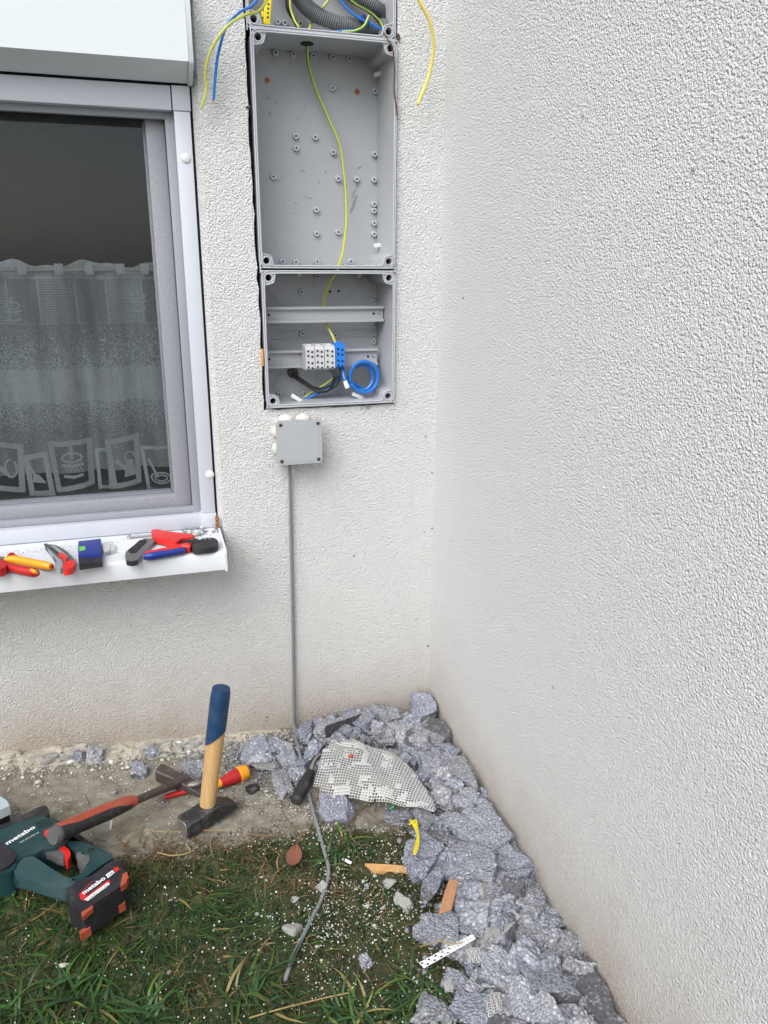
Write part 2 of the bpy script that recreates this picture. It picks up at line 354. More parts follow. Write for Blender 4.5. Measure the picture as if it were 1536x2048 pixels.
# ------------------------------------------------------------------ mesh builder
class MB:
    def __init__(s): s.v = []; s.f = []; s.mi = []; s.sm = []
    def add(s, vs, fs, mi=0, smooth=False):
        b = len(s.v); s.v += [tuple(v) for v in vs]
        for f in fs: s.f.append(tuple(b + i for i in f)); s.mi.append(mi); s.sm.append(smooth)
    def addbm(s, bm, mi=0, smooth=False, M=None):
        bm.verts.index_update()
        s.add([(M @ v.co) if M else v.co.copy() for v in bm.verts], [[v.index for v in f.verts] for f in bm.faces], mi, smooth); bm.free()
    def box(s, c, d, bevel=0, M=None, mi=0, seg=2):
        bm = bmesh.new(); bmesh.ops.create_cube(bm, size=1)
        for v in bm.verts: v.co = Vector((v.co.x * d[0], v.co.y * d[1], v.co.z * d[2]))
        if bevel: bmesh.ops.bevel(bm, geom=bm.edges[:], offset=bevel, segments=seg, affect='EDGES', profile=.5)
        T = Matrix.Translation(c) @ (M if M else Matrix.Identity(4))
        s.addbm(bm, mi, bevel > 0, T)
    def cyl(s, a, b, r1, r2=None, seg=16, mi=0, smooth=True, cap=True):
        a = Vector(a); b = Vector(b); r2 = r1 if r2 is None else r2
        q = (b - a).to_track_quat('Z', 'Y'); L = (b - a).length
        bm = bmesh.new(); bmesh.ops.create_cone(bm, cap_ends=cap, segments=seg, radius1=r1, radius2=r2, depth=L)
        M = Matrix.Translation((a + b) / 2) @ q.to_matrix().to_4x4()
        s.addbm(bm, mi, smooth, M)
    def sphere(s, c, r, sub=2, sc=(1, 1, 1), mi=0):
        bm = bmesh.new(); bmesh.ops.create_icosphere(bm, subdivisions=sub, radius=r)
        s.addbm(bm, mi, True, Matrix.Translation(c) @ Matrix.Diagonal((*sc, 1)))
    def tube(s, pts, r, seg=8, res=6, mi=0, radii=None, stripe=None, twist=0, flat=1.0, up=None, raw=False):
        P = [Vector(p) for p in pts]
        if raw: Q = P; T = list(range(len(P)))
        else:
            Q = []; T = []
            E = [P[0] * 2 - P[1]] + P + [P[-1] * 2 - P[-2]]
            for i in range(1, len(E) - 2):
                for k in range(res):
                    t = k / res; a, b, c, d = E[i - 1:i + 3]
                    Q.append(.5 * ((2 * b) + (c - a) * t + (2 * a - 5 * b + 4 * c - d) * t * t + (3 * b - a - 3 * c + d) * t ** 3)); T.append(i - 1 + t)
            Q.append(P[-1]); T.append(len(P) - 1)
        n_ = Vector(up) if up else None; vs = []; N = len(Q)
        for i, q in enumerate(Q):
            tg = (Q[min(i + 1, N - 1)] - Q[max(i - 1, 0)]).normalized()
            if n_ is None: n_ = tg.orthogonal().normalized()
            n_ = (n_ - tg * n_.dot(tg)).normalized(); bn = tg.cross(n_)
            if radii:
                k = T[i]; k0 = int(min(math.floor(k), len(radii) - 2)); rr = radii[k0] * (1 - (k - k0)) + radii[k0 + 1] * (k - k0)
            else: rr = r(i / (N - 1)) if callable(r) else r
            for j in range(seg):
                a = 2 * math.pi * j / seg + twist * i
                vs.append(q + (n_ * math.cos(a) * flat + bn * math.sin(a)) * rr)
        b = len(s.v); s.v += [tuple(v) for v in vs]
        for i in range(N - 1):
            for j in range(seg):
                k = (j + 1) % seg
                s.f.append((b + i * seg + j, b + i * seg + k, b + (i + 1) * seg + k, b + (i + 1) * seg + j))
                s.mi.append(stripe[j % len(stripe)] if stripe else mi); s.sm.append(True)
        s.f.append(tuple(b + j for j in reversed(range(seg)))); s.mi.append(mi); s.sm.append(False)
        s.f.append(tuple(b + (N - 1) * seg + j for j in range(seg))); s.mi.append(mi); s.sm.append(False)
    def prism(s, poly, z0, z1, bevel=0, mi=0, M=None, seg=2, smooth=True):
        """poly: list of (x,y); extruded z0..z1, optionally rounded edges"""
        a = sum(poly[i][0] * poly[(i + 1) % len(poly)][1] - poly[(i + 1) % len(poly)][0] * poly[i][1] for i in range(len(poly)))
        if a < 0: poly = poly[::-1]
        bm = bmesh.new(); lo = [bm.verts.new((p[0], p[1], z0)) for p in poly]; hi = [bm.verts.new((p[0], p[1], z1)) for p in poly]
        n = len(poly); bm.faces.new(lo[::-1]); bm.faces.new(hi)
        for i in range(n): bm.faces.new((lo[i], lo[(i + 1) % n], hi[(i + 1) % n], hi[i]))
        if bevel:
            es = [e for e in bm.edges if e.calc_face_angle(0) > .45]
            bmesh.ops.bevel(bm, geom=es, offset=bevel, segments=seg, affect='EDGES', profile=.5, clamp_overlap=True)
        s.addbm(bm, mi, smooth and bevel > 0, M)
    def build(s, name, mats, parent=None, origin=None):
        me = bpy.data.meshes.new(name)
        o_ = Vector(origin) if origin is not None else Vector((0, 0, 0))
        vs = [(v[0] - o_.x, v[1] - o_.y, v[2] - o_.z) for v in s.v] if origin is not None else s.v
        me.from_pydata(vs, [], s.f)
        if not isinstance(mats, (list, tuple)): mats = [mats]
        for m in mats: me.materials.append(MAT[m] if isinstance(m, str) else m)
        me.polygons.foreach_set('material_index', s.mi); me.polygons.foreach_set('use_smooth', s.sm)
        me.update()
        try: me.set_sharp_from_angle(angle=R(40))
        except Exception: pass
        o = bpy.data.objects.new(name, me); COL.objects.link(o)
        if parent is not None:
            o.parent = parent
            if origin is None: o.location = -Vector(gloc(parent))
            else: o.location = o_ - Vector(gloc(parent))
        elif origin is not None: o.location = o_
        return o
def gloc(o):
    l = Vector(o.location); p = o.parent
    while p is not None: l = l + Vector(p.location); p = p.parent
    return l
def tag(o, label=None, cat=None, group=None, kind=None):
    if label: o['label'] = label
    if cat: o['category'] = cat
    if group: o['group'] = group
    if kind: o['kind'] = kind
    return o
def thing(name, loc, label, cat, group=None):
    o = bpy.data.objects.new(name, None); COL.objects.link(o); o.location = loc; o.empty_display_size = .02
    return tag(o, label, cat, group)
def centred(mb, name, mats, parent=None):
    a = np.array(mb.v); c = a.mean(0); c[2] = a[:, 2].min()
    return mb.build(name, mats, parent, origin=c)
def rrect(x0, y0, x1, y1, r, n=5):
    out = []
    for cx, cy, a0 in ((x1 - r, y1 - r, 0), (x0 + r, y1 - r, 90), (x0 + r, y0 + r, 180), (x1 - r, y0 + r, 270)):
        for k in range(n + 1):
            a = R(a0 + 90 * k / n); out.append((cx + r * math.cos(a), cy + r * math.sin(a)))
    return out
XZ = Matrix(((1, 0, 0, 0), (0, 0, -1, 0), (0, 1, 0, 0), (0, 0, 0, 1)))   # local (x,y,z) -> world (x,-z,y): prism z = towards the viewer
def text_mesh(txt, O, right, up, width, name, mat, parent, off=.0, height=None, shear=0, ext=.0003):
    cu = bpy.data.curves.new('lettering', 'FONT'); cu.body = txt; cu.offset = off; cu.extrude = 0; cu.shear = shear; cu.resolution_u = 3
    t = bpy.data.objects.new('lettering', cu); COL.objects.link(t); bpy.context.view_layer.update()
    me = bpy.data.meshes.new_from_object(t.evaluated_get(bpy.context.evaluated_depsgraph_get()))
    bpy.data.objects.remove(t); bpy.data.curves.remove(cu)
    a = np.array([v.co[:] for v in me.vertices]); mn = a.min(0); mx = a.max(0)
    sx = width / (mx[0] - mn[0]); sy = sx if height is None else height / (mx[1] - mn[1])
    rt = Vector(right).normalized(); nrm = rt.cross(Vector(up)).normalized(); uu = nrm.cross(rt)
    for v in me.vertices: v.co = Vector(O) + rt * ((v.co.x - mn[0]) * sx) + uu * ((v.co.y - mn[1]) * sy) + nrm * ext
    me.materials.append(MAT[mat]); me.name = name
    o = bpy.data.objects.new(name, me); COL.objects.link(o)
    if parent: o.parent = parent; o.location = -Vector(gloc(parent))
    return o

# ================================================================== THE SETTING: ground
def grid_axis(lo, hi, step, far):
    a = list(np.arange(lo, hi, step)); s = step; v = hi
    right = []
    while v < far: right.append(v); s *= 1.35; v += s
    right.append(far); s = step; v = lo - step; left = []
    while v > -far: left.append(v); s *= 1.35; v -= s
    left.append(-far)
    return np.array(left[::-1] + a + right)
def build_ground():
    xs = grid_axis(-1.35, .06, .004, 60); ys = grid_axis(-1.15, .04, .004, 60)
    X, Y = np.meshgrid(xs, ys); Z = gh(X, Y)
    near = (X > -1.5) & (X < .1) & (Y > -1.3)
    # crumbling plaster heap line beside the wall, on the left
    pl = np.clip(1 - (-Y) / .10, 0, 1) * np.clip((-X - .38) / .12, 0, 1)
    pm = pl * near
    Z = Z + pm * (vnoise(X, Y, 60, 21) * .007 + vnoise(X, Y, 150, 22) * .007 - .004)
    gr = np.clip((-Y - strip_edge(X)) / .03, 0, 1) * near
    Z = Z + gr * ((vnoise(X, Y, 70, 23) - .5) * .010 + (vnoise(X, Y, 160, 24) - .5) * .006)
    me = bpy.data.meshes.new('ground'); ny, nx = X.shape
    V = np.stack([X.ravel(), Y.ravel(), Z.ravel()], 1)
    idx = np.arange(nx * ny).reshape(ny, nx)
    Fq = np.stack([idx[:-1, :-1].ravel(), idx[:-1, 1:].ravel(), idx[1:, 1:].ravel(), idx[1:, :-1].ravel()], 1)
    me.vertices.add(len(V)); me.vertices.foreach_set('co', V.ravel())
    me.loops.add(Fq.size); me.loops.foreach_set('vertex_index', Fq.ravel()); me.polygons.add(len(Fq))
    me.polygons.foreach_set('loop_start', np.arange(0, Fq.size, 4)); me.polygons.foreach_set('loop_total', np.full(len(Fq), 4))
    me.update(); me.polygons.foreach_set('use_smooth', np.ones(len(Fq), bool))
    at = me.attributes.new('zone', 'FLOAT_COLOR', 'POINT')
    d = (strip_edge(X) - (-Y))
    z1 = np.clip(.5 + d / .09, 0, 1) * (X < .1)
    z2 = np.clip(1 - (-Y) / .13, 0, 1) * np.clip((-X - .30) / .2, 0, 1) * .9
    z2 = z2 + .16 * np.clip(d / .1, 0, 1)
    c = np.stack([z1.ravel(), z2.ravel(), 0 * z1.ravel(), 1 + 0 * z1.ravel()], 1)
    at.data.foreach_set('color', c.ravel())
    me.materials.append(MAT['ground']); me.validate()
    o = bpy.data.objects.new('ground', me); COL.objects.link(o); tag(o, kind='structure')
build_ground()

# ================================================================== walls
WIN = (-2.0, .60, -.5065, 1.585)       # window opening x0,z0,x1,z1
def jag(p0, p1, n, amp):
    out = []
    for k in range(n):
        t = k / n; q = (p0[0] + (p1[0] - p0[0]) * t + random.uniform(-amp, amp) * (k > 0), p0[1] + (p1[1] - p0[1]) * t); out.append(q)
    return out
def build_wall():
    """structured sheet with a window opening and a ragged cut for the enclosures"""
    zs = [-.3, 0, .2, .4, .60, .70, .80, .88] + list(np.linspace(.9225, 2.185, 60)) + [2.3, 2.7, 3.2, 4.0]
    cols = [-6, -4.5, -3, -2.0, -1.75, -1.5, -1.25, -1.0, -.75, -.62, -.5065, -.47, -.44] + [None] * 28 + [-.07, -.035, 0]
    nc, nr = len(cols), len(zs); h0, h1 = 13, 40; r0, r1 = 8, 67      # hole: columns h0..h1, rows r0..r1
    XL = [float(np.interp(z, [.92, 1.2, 1.45, 2.3], [-.405, -.4085, -.412, -.417])) + random.uniform(-.0022, .0022) for z in zs]
    ZB = [random.uniform(-.0016, .0010) for _ in cols]
    vs = []
    for r_, z in enumerate(zs):
        for c in range(nc):
            x = cols[c]
            if x is None:
                t = (c - h0) / (h1 - h0); x = XL[r_] * (1 - t) + -.1047 * t
            zz = z + (ZB[c] if r_ == r0 and h0 <= c <= h1 else 0)
            vs.append((x, 0, zz))
    fs = []
    for r_ in range(nr - 1):
        for c in range(nc - 1):
            if 3 <= c < 10 and 4 <= r_ < r1: continue
            if h0 <= c < h1 and r0 <= r_: continue
            k = r_ * nc + c; fs.append((k, k + 1, k + nc + 1, k + nc))
    mb = MB(); mb.add(vs, fs)
    def side(loop, dy, dx=0.0):
        n = len(loop); P = [vs[k] for k in loop]; Q = [(p[0] + dx, dy, p[2]) for p in P]
        mb.add(P + Q, [(i, i + 1, n + i + 1, n + i) for i in range(n - 1)])
    side([r_ * nc + 10 for r_ in range(4, r1 + 1)], .024, -.0115)
    side([4 * nc + c for c in range(3, 11)], .024); side([r1 * nc + c for c in range(3, 11)][::-1], .024)
    side([r_ * nc + h0 for r_ in range(r0, nr)][::-1], .16); side([r0 * nc + c for c in range(h0, h1 + 1)], .16); side([r_ * nc + h1 for r_ in range(r0, nr)], .16)
    return mb
mb = build_wall()
bw = mb.build('house_wall', 'stucco'); tag(bw, 'white textured plaster wall holding the window and the cable enclosures', 'wall')
# dark insulation behind the enclosures and inside the wall
mb = MB(); mb.box((-.26, .165, 1.6), (.36, .008, 1.5)); o = mb.build('recess_back', 'black', bw)
mb = MB()
for k in range(90):       # torn dark edge of insulation beside the enclosures
    z = 0.93 + k / 90 * 1.1; xx = np.interp(z, [.92, 1.2, 1.45, 2.3], [-.405, -.4085, -.412, -.417])
    mb.sphere((xx + .0005, .012 + random.uniform(0, .01), z), random.uniform(.004, .008), 1, (.7, 1, 1.6))
mb.build('insulation_edge', 'black', bw)
mb = MB(); mb.box((3.0 + 0.0005, -4.0, 1.85), (6.0, 8.5, 4.3))
# side wall as a slab whose visible face is x=0, butted against the back wall
mb = MB(); mb.add([(0, -y_, z_) for y_ in (0, .5, 1, 1.5, 2, 3, 5, 8) for z_ in (-.3, .2, .7, 1.2, 1.7, 2.2, 3, 4)], [(i * 8 + j, (i + 1) * 8 + j, (i + 1) * 8 + j + 1, i * 8 + j + 1) for i in range(7) for j in range(7)])
mb.add([(0.001, 0, -.3), (0.001, -8, -.3), (0.001, -8, 4), (0.001, 0, 4), (.3, 0, -.3), (.3, -8, -.3), (.3, -8, 4), (.3, 0, 4)],
                  [(7, 6, 5, 4), (1, 5, 6, 2), (3, 2, 6, 7), (4, 5, 1, 0)])
rw = mb.build('side_wall', 'stucco'); tag(rw, 'plain white rough plaster wall filling the right side, no openings', 'wall')

# ================================================================== window
wn = thing('window', (-.9, .03, .66), 'white framed window with grey insect screen and dark glass', 'window')
Zs = .655                      # sill level
FZ0, FZ1 = .657, 1.556
mb = MB()
mb.box((-.5385, .035, (.690 + 1.512) / 2), (.031, .03, 1.512 - .690), .0015)            # right upright
mb.build('frame_upright', 'alu', wn)
mb = MB(); mb.box((-1.27, .036, 1.5345), (1.425, .03, .043), .0015); mb.build('frame_top_rail', 'alu', wn)
mb = MB(); mb.box((-1.27, .036, .6715), (1.435, .03, .031), .0015); mb.build('frame_bottom_rail', 'alu', wn)
mb = MB(); mb.box((-.5385, .0345, 1.5345), (.034, .034, .044), .0015); mb.build('corner_piece', 'alu', wn)
mb = MB(); mb.box((-.5385, .0345, .6725), (.034, .034, .034), .0015); mb.build('corner_piece', 'alu', wn)
for zc in (1.4080, .7565):
    p = U(372, 316, 1, .016) if zc > 1 else U(420, 950, 1, .016)
    mb = MB(); mb.sphere((p.x, .0195, p.z), .0095, 3, (1, .42, 1)); mb.build('screw_cap', 'whiteplastic', wn)
# screen frame (grey)
mb = MB()
mb.box((-.5625, .052, 1.10), (.017, .016, .83), .001); mb.box((-1.27, .052, 1.5065), (1.40, .016, .013), .001)
mb.box((-1.27, .052, .694), (1.40, .016, .013), .001)
mb.build('screen_frame', 'greyframe', wn)
mb = MB(); mb.add([(-1.98, .0585, .69), (-.56, .0585, .69), (-.56, .0585, 1.51), (-1.98, .0585, 1.51)], [(0, 1, 2, 3)]); mb.build('insect_screen', 'screen', wn)
# sash
mb = MB()
sx = -.572; mb.box((sx - .018, .090, 1.10), (.038, .05, .84), .004)
mb.box((-1.3, .091, .706), (1.42, .05, .040), .004); mb.box((-1.3, .091, 1.53), (1.42, .05, .03), .004)
mb.build('sash', 'sash', wn)
mb = MB(); mb.box((-.6115, .098, 1.10), (.005, .03, .80), .001); mb.box((-1.3, .098, .7285), (1.37, .03, .005), .001); mb.build('glazing_bead', 'greyframe', wn)
mb = MB(); mb.add([(-1.98, .108, .72), (-.61, .108, .72), (-.61, .108, 1.52), (-1.98, .108, 1.52)], [(0, 1, 2, 3)]); mb.build('glass', 'glass', wn)
# rooms behind the glass
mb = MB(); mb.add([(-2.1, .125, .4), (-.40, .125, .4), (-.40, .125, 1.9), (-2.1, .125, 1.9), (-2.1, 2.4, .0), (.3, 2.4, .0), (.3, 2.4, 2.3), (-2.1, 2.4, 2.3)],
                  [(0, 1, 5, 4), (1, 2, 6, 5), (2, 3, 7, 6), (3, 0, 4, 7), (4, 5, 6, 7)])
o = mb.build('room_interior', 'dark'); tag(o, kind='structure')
mb = MB(); mb.box((-.555, .142, 1.1), (.06, .05, 1.2)); mb.build('inner_jamb', 'alu', wn)
mb = MB(); mb.box((-.508, .07, 1.1), (.028, .085, 1.3)); mb.build('jamb_gap_shade', 'black', wn)  # solid black strip stands in for the shade inside the jamb gap

# curtain and rod
cu = thing('curtain', (-.9, .17, 1.2), 'sheer pale cafe curtain with dotted bands and kitchen pot squares', 'curtain')
def cy(x, z): return .146 + .015 * math.sin(x * 46 + 1.2 * math.sin(x * 17)) * (.5 + .5 * (1.25 - z) / .5) + .003 * math.sin(x * 120)
def hem(x): return .735 + .012 * math.sin(x * 31) + .010 * math.sin(x * 57 + 1)
mb = MB(); nx_, nz_ = 240, 50; vs = []
for i in range(nx_ + 1):
    x = -1.5 + .93 * i / nx_; top = 1.228 + .006 * math.sin(x * 40) + .003 * math.sin(x * 97)
    for j in range(nz_ + 1):
        z = .775 + (top - .775) * j / nz_; vs.append((x, cy(x, z), z))
mb.add(vs, [(i * (nz_ + 1) + j, (i + 1) * (nz_ + 1) + j, (i + 1) * (nz_ + 1) + j + 1, i * (nz_ + 1) + j + 1) for i in range(nx_) for j in range(nz_)], 0, True)
mb.build('lace_panel', 'curtain', cu)
def strip(mb, pts, wd, closed=True, yo=-.003):
    """flat ribbon of cloth following points (x,z) on the curtain"""
    n = len(pts)
    for i in range(n if closed else n - 1):
        a = Vector(pts[i]); b = Vector(pts[(i + 1) % n]); d = (b - a).normalized(); q = Vector((-d.y, d.x)) * wd / 2
        a = a - d * wd * .45; b = b + d * wd * .45
        ns = 4
        for k in range(ns):
            p0 = a + (b - a) * k / ns; p1 = a + (b - a) * (k + 1) / ns
            mb.add([(t.x, cy(t.x, t.y) + yo, t.y) for t in (p0 - q, p1 - q, p1 + q, p0 + q)], [(0, 1, 2, 3)])
def poly_c(mb, pts, yo=-.003):
    mb.add([(p[0], cy(p[0], p[1]) + yo, p[1]) for p in pts], [tuple(range(len(pts)))])
def W(px, py): p = U(px, py, 1, .135); return (p.x, p.z)
def frame_sq(pts, wd=.012):
    mb = MB(); strip(mb, [W(*p) for p in pts], wd); mb.build('square_border', 'cloth', cu)
frame_sq([(100, 890), (178, 883), (183, 968), (118, 980)])
frame_sq([(215, 885), (272, 875), (278, 965), (230, 972)])
frame_sq([(284, 900), (345, 893), (352, 982), (298, 982)], .008)
frame_sq([(50, 920), (88, 912), (104, 990), (62, 992)])
frame_sq([(-20, 888), (38, 898), (42, 985), (-20, 975)])
frame_sq([(192, 905), (218, 900), (222, 975), (200, 980)], .008)
def arc(cx, cz, rx, rz, a0, a1, n=12): return [(cx + rx * math.cos(R(a0 + (a1 - a0) * k / n)), cz + rz * math.sin(R(a0 + (a1 - a0) * k / n))) for k in range(n + 1)]
def pot(cx, cz, s, name='pot_motif'):
    mb = MB(); strip(mb, arc(cx, cz + .010 * s, .018 * s, .009 * s, 0, 360), .004 * s)
    for z_, w_ in ((-.004, .017), (-.026, .015)): strip(mb, [(cx - w_ * s, cz + z_ * s), (cx, cz + (z_ - .003) * s), (cx + w_ * s, cz + z_ * s)], .006 * s, False)
    for k in range(5): strip(mb, [(cx + (-.014 + k * .0068) * s, cz - .010 * s), (cx + (-.010 + k * .0068) * s, cz - .018 * s)], .0022 * s, False)
    strip(mb, [(cx, cz + .010 * s), (cx, cz + .030 * s)], .006 * s, False)
    mb.build(name, 'cloth', cu)
c = W(145, 925); pot(c[0], c[1], 1.15); c = W(22, 610); pot(c[0], c[1] - .01, .8); c = W(276, 600); pot(c[0], c[1], .8)
c = W(258, 930); mb = MB()
poly_c(mb, [(c[0] - .012, c[1] - .028), (c[0] + .014, c[1] - .026), (c[0] + .009, c[1] + .012), (c[0] - .006, c[1] + .012)])
strip(mb, [(c[0] - .006, c[1] - .01), (c[0] - .026, c[1] + .012)], .008, False); strip(mb, arc(c[0] + .003, c[1] + .018, .010, .012, 0, 300), .0035, False); mb.build('jug_motif', 'cloth', cu)
c = W(322, 950); mb = MB(); strip(mb, arc(c[0], c[1] - .008, .022, .013, 0, 360), .004); strip(mb, arc(c[0], c[1] - .008, .014, .007, 0, 360), .003)
strip(mb, [(c[0] - .008, c[1] - .004), (c[0] - .024, c[1] + .034)], .006, False); mb.build('pan_motif', 'cloth', cu)
c = W(72, 955); mb = MB(); poly_c(mb, [(c[0] - .010, c[1] - .016), (c[0] + .018, c[1] - .02), (c[0] + .006, c[1]), (c[0] - .008, c[1] + .006)])
strip(mb, [(c[0] - .004, c[1]), (c[0] - .014, c[1] + .026)], .006, False); mb.build('spoon_motif', 'cloth', cu)
c = W(20, 940); mb = MB(); strip(mb, arc(c[0], c[1], .011, .02, 90, 400), .005, False); strip(mb, [(c[0] - .01, c[1] - .01), (c[0] - .035, c[1] + .02)], .009, False); mb.build('can_motif', 'cloth', cu)
rod = MB(); rod.cyl((-1.6, .1225, 1.2105), (-.562, .1225, 1.2175), .0042, seg=12)
o = rod.build('curtain_rod', 'whiteplastic'); tag(o, 'thin white curtain rod threaded through the cafe curtain top', 'curtain rod')
for k in range(6):
    px = [-20, 45, 118, 178, 240, 288][k]; a = W(px, 528); mb = MB(); mb.box((a[0], .117, a[1] - .010), (.018, .004, .022), .0015); mb.build('curtain_tab', 'cloth', cu)

# roller shutter box
sb = thing('shutter_box', (-.9, -.03, 1.6), 'white metal roller shutter box above the window', 'shutter box')
def prof(mb, pts, xa, xb, mi=0):
    n = len(pts); vs = [(xa, p[0], p[1]) for p in pts] + [(xb, p[0], p[1]) for p in pts]
    mb.add(vs, [(i, (i + 1) % n, n + (i + 1) % n, n + i) for i in range(n)] + [tuple(range(n))[::-1], tuple(range(n, 2 * n))], mi)
body = [(-.05, 1.693), (-.05, 1.5845), (.004, 1.560), (.018, 1.560), (.018, 1.5635), (.12, 1.5635), (.12, 1.693)]
mb = MB(); prof(mb, body, -2.0, -.5255); mb.build('housing', 'shutter', sb)
cap = [(-.0525, 1.6955), (-.0525, 1.585), (-.048, 1.579), (.002, 1.5565), (.022, 1.5565), (.12, 1.560), (.12, 1.6955)]
mb = MB(); prof(mb, cap, -.5250, -.5165); mb.build('end_cap', 'shutter', sb)
mb = MB(); mb.box((-1.27, .05, 1.5605), (1.46, .045, .0035)); mb.build('shutter_slot', 'black', sb)
mb = MB(); prof(mb, [(-.02, 2.25), (-.02, 1.6985), (.12, 1.6985), (.12, 2.25)], -2.0, -.5125); mb.build('upper_cover', 'hole', sb)

# sill
sl = thing('window_sill', (-.9, -.05, .62), 'white metal window sill strewn with tools', 'sill')
mb = MB(); prof(mb, [(.05, .6555), (-.122, .6495), (-.1285, .6475), (-.1315, .643), (-.1315, .609), (-.1285, .609), (-.1285, .641), (-.12, .6440), (.05, .648)], -2.2, -.5215); mb.build('sill_plate', 'sill', sl)
mb = MB(); prof(mb, [(.03, .6595), (-.126, .6535), (-.1335, .648), (-.1345, .606), (-.1265, .606), (-.118, .640), (.03, .645)], -.5215, -.5165); mb.build('sill_end', 'sill', sl)
def S(px, py, dz=0.0):
    z = .653 + dz
    for _ in range(6):
        p = U(px, py, 2, z); z = .6553 + (p.y - .05) * .033 + dz
    return p
# rusty debris at the corner of the sill and frame
mb = MB()
for k in range(10):
    p = U(434 + random.uniform(-2, 3), 1035 + k * 2.6, 1, .004); mb.sphere(p, random.uniform(.002, .004), 1, (1, 1, 1.4))
o = centred(mb, 'rust_flakes', 'debris'); tag(o, 'rusty brown flakes in the gap at the right end of the sill', 'debris', kind='stuff')

# ================================================================== enclosures
def inner_outline(x0, z0, x1, z1, r, b):
    """inner opening with corners pushed in round the screw posts (b = post size)"""
    out = []
    # go counter clockwise from right-bottom
    def corner(cx, cz, sx, sz):
        # cx,cz the sharp corner; sx,sz direction into the box; produce points from the "horizontal-side" entry to the "vertical-side" entry
        pts = []
        P = [(b * 1.35, 0), (b * 1.12, b * .12), (b * 1.02, b * .42), (b * .93, b * .75), (b * .75, b * .93), (b * .42, b * 1.02), (b * .12, b * 1.12), (0, b * 1.35)]
        for u, v in P: pts.append((cx + sx * u, cz + sz * v))
        return pts
    out += corner(x1, z0, -1, 1)            # bottom right: from bottom side to right side
    out += corner(x1, z1, -1, -1)[::-1]     # top right: right side -> top side
    out += corner(x0, z1, 1, -1)
    out += corner(x0, z0, 1, 1)[::-1]
    return out
def enclosure(nm, x0, z0, x1, z1, yf, depth, label, bosses, clips=(), crosses=(), open_top=False):
    t = thing(nm, ((x0 + x1) / 2, yf, z0), label, 'electrical box', 'open electrical enclosures set in the wall')
    rt = .0055
    out = rrect(x0, z0, x1, z1, .016, 6)
    inn = inner_outline(x0 + rt, z0 + rt, x1 - rt, z1 - rt, .01, .0215)
    holes = [[(cx + .0065 * math.cos(a * math.pi / 8), cz + .0065 * math.sin(a * math.pi / 8)) for a in range(16)]
             for cx, cz in ((x0 + .0145, z0 + .0145), (x1 - .0145, z0 + .0145), (x0 + .0145, z1 - .0145), (x1 - .0145, z1 - .0145))]
    bm = bmesh.new(); es = []; L = []
    for lp in [out, inn] + holes:
        vs = [bm.verts.new((p[0], yf, p[1])) for p in lp]; L.append(vs)
        for i in range(len(vs)): es.append(bm.edges.new((vs[i], vs[(i + 1) % len(vs)])))
    bmesh.ops.triangle_fill(bm, use_beauty=True, edges=es, normal=(0, -1, 0))
    yb = yf + depth
    mx, mz = (x0 + x1) / 2, (z0 + z1) / 2
    for k, vs in enumerate(L):
        taper = .985 if k == 1 else 1
        d = depth if k < 2 else .05
        rad = []
        for v in vs:
            if k == 0: co = (v.co.x, yb + .003, v.co.z)
            elif k == 1: co = (mx + (v.co.x - mx) * .986, yb, mz + (v.co.z - mz) * .99)
            else: co = (v.co.x, yf + d, v.co.z)
            rad.append(bm.verts.new(co))
        for i in range(len(vs)):
            j = (i + 1) % len(vs); f = bm.faces.new((vs[i], vs[j], rad[j], rad[i]))
        f = bm.faces.new(rad)
    bmesh.ops.recalc_face_normals(bm, faces=bm.faces[:])
    mb = MB(); mb.addbm(bm); o = mb.build('box_shell', 'encl', t)
    # raised sealing ridges
    mb = MB(); c_ = list(inn) + [inn[0], inn[1]]
    off = [(mx + (p[0] - mx) * 1.005, yf - .0008, mz + (p[1] - mz) * 1.003) for p in inn]
    mb.tube(off + off[:1], .0013, 6, 2)
    off2 = [(mx + (p[0] - mx) * .994, yf - .0002, mz + (p[1] - mz) * .996) for p in out]
    mb.tube(off2 + off2[:1], .0014, 6, 2)
    mb.build('sealing_rim', 'ridge', t)
    for cx, cz in ((x0 + .0145, z0 + .0145), (x1 - .0145, z0 + .0145), (x0 + .0145, z1 - .0145), (x1 - .0145, z1 - .0145)):
        mb = MB(); mb.tube([(cx + .0085 * math.cos(a * math.pi / 8), yf - .0006, cz + .0085 * math.sin(a * math.pi / 8)) for a in range(17)], .0012, 6, 1)
        o = mb.build('corner_post', 'ridge', t)
        mb = MB(); mb.cyl((cx, yf + .03, cz), (cx, yf + .0335, cz), .0062, seg=16); mb.build('screw_socket', 'hole', o)
    for bp in bosses:
        p = U(bp[0], bp[1], 1, yb - .008); h_ = .008; p.z = min(p.z, z1 - .0135)
        mb = MB(); mb.cyl((p.x, yb - .0005, p.z), (p.x, yb - h_, p.z), .0072, .0058, 14)
        o = mb.build('mounting_boss', 'boss', t)
        mb = MB(); mb.cyl((p.x, yb - h_ - .0004, p.z), (p.x, yb - h_ + .003, p.z), .0022, seg=10); mb.build('boss_hole', 'hole', o)
    for bp in crosses:
        p = U(bp[0], bp[1], 1, yb - .003)
        mb = MB(); mb.cyl((p.x, yb - .0005, p.z), (p.x, yb - .003, p.z), .0058, .0045, 14); o = mb.build('fixing_screw', 'brass', t)
        mb = MB(); mb.box((p.x, yb - .0033, p.z), (.005, .0006, .0012)); mb.box((p.x, yb - .0033, p.z), (.0012, .0007, .005)); mb.build('cross_slot', 'hole', o)
    return t, yb
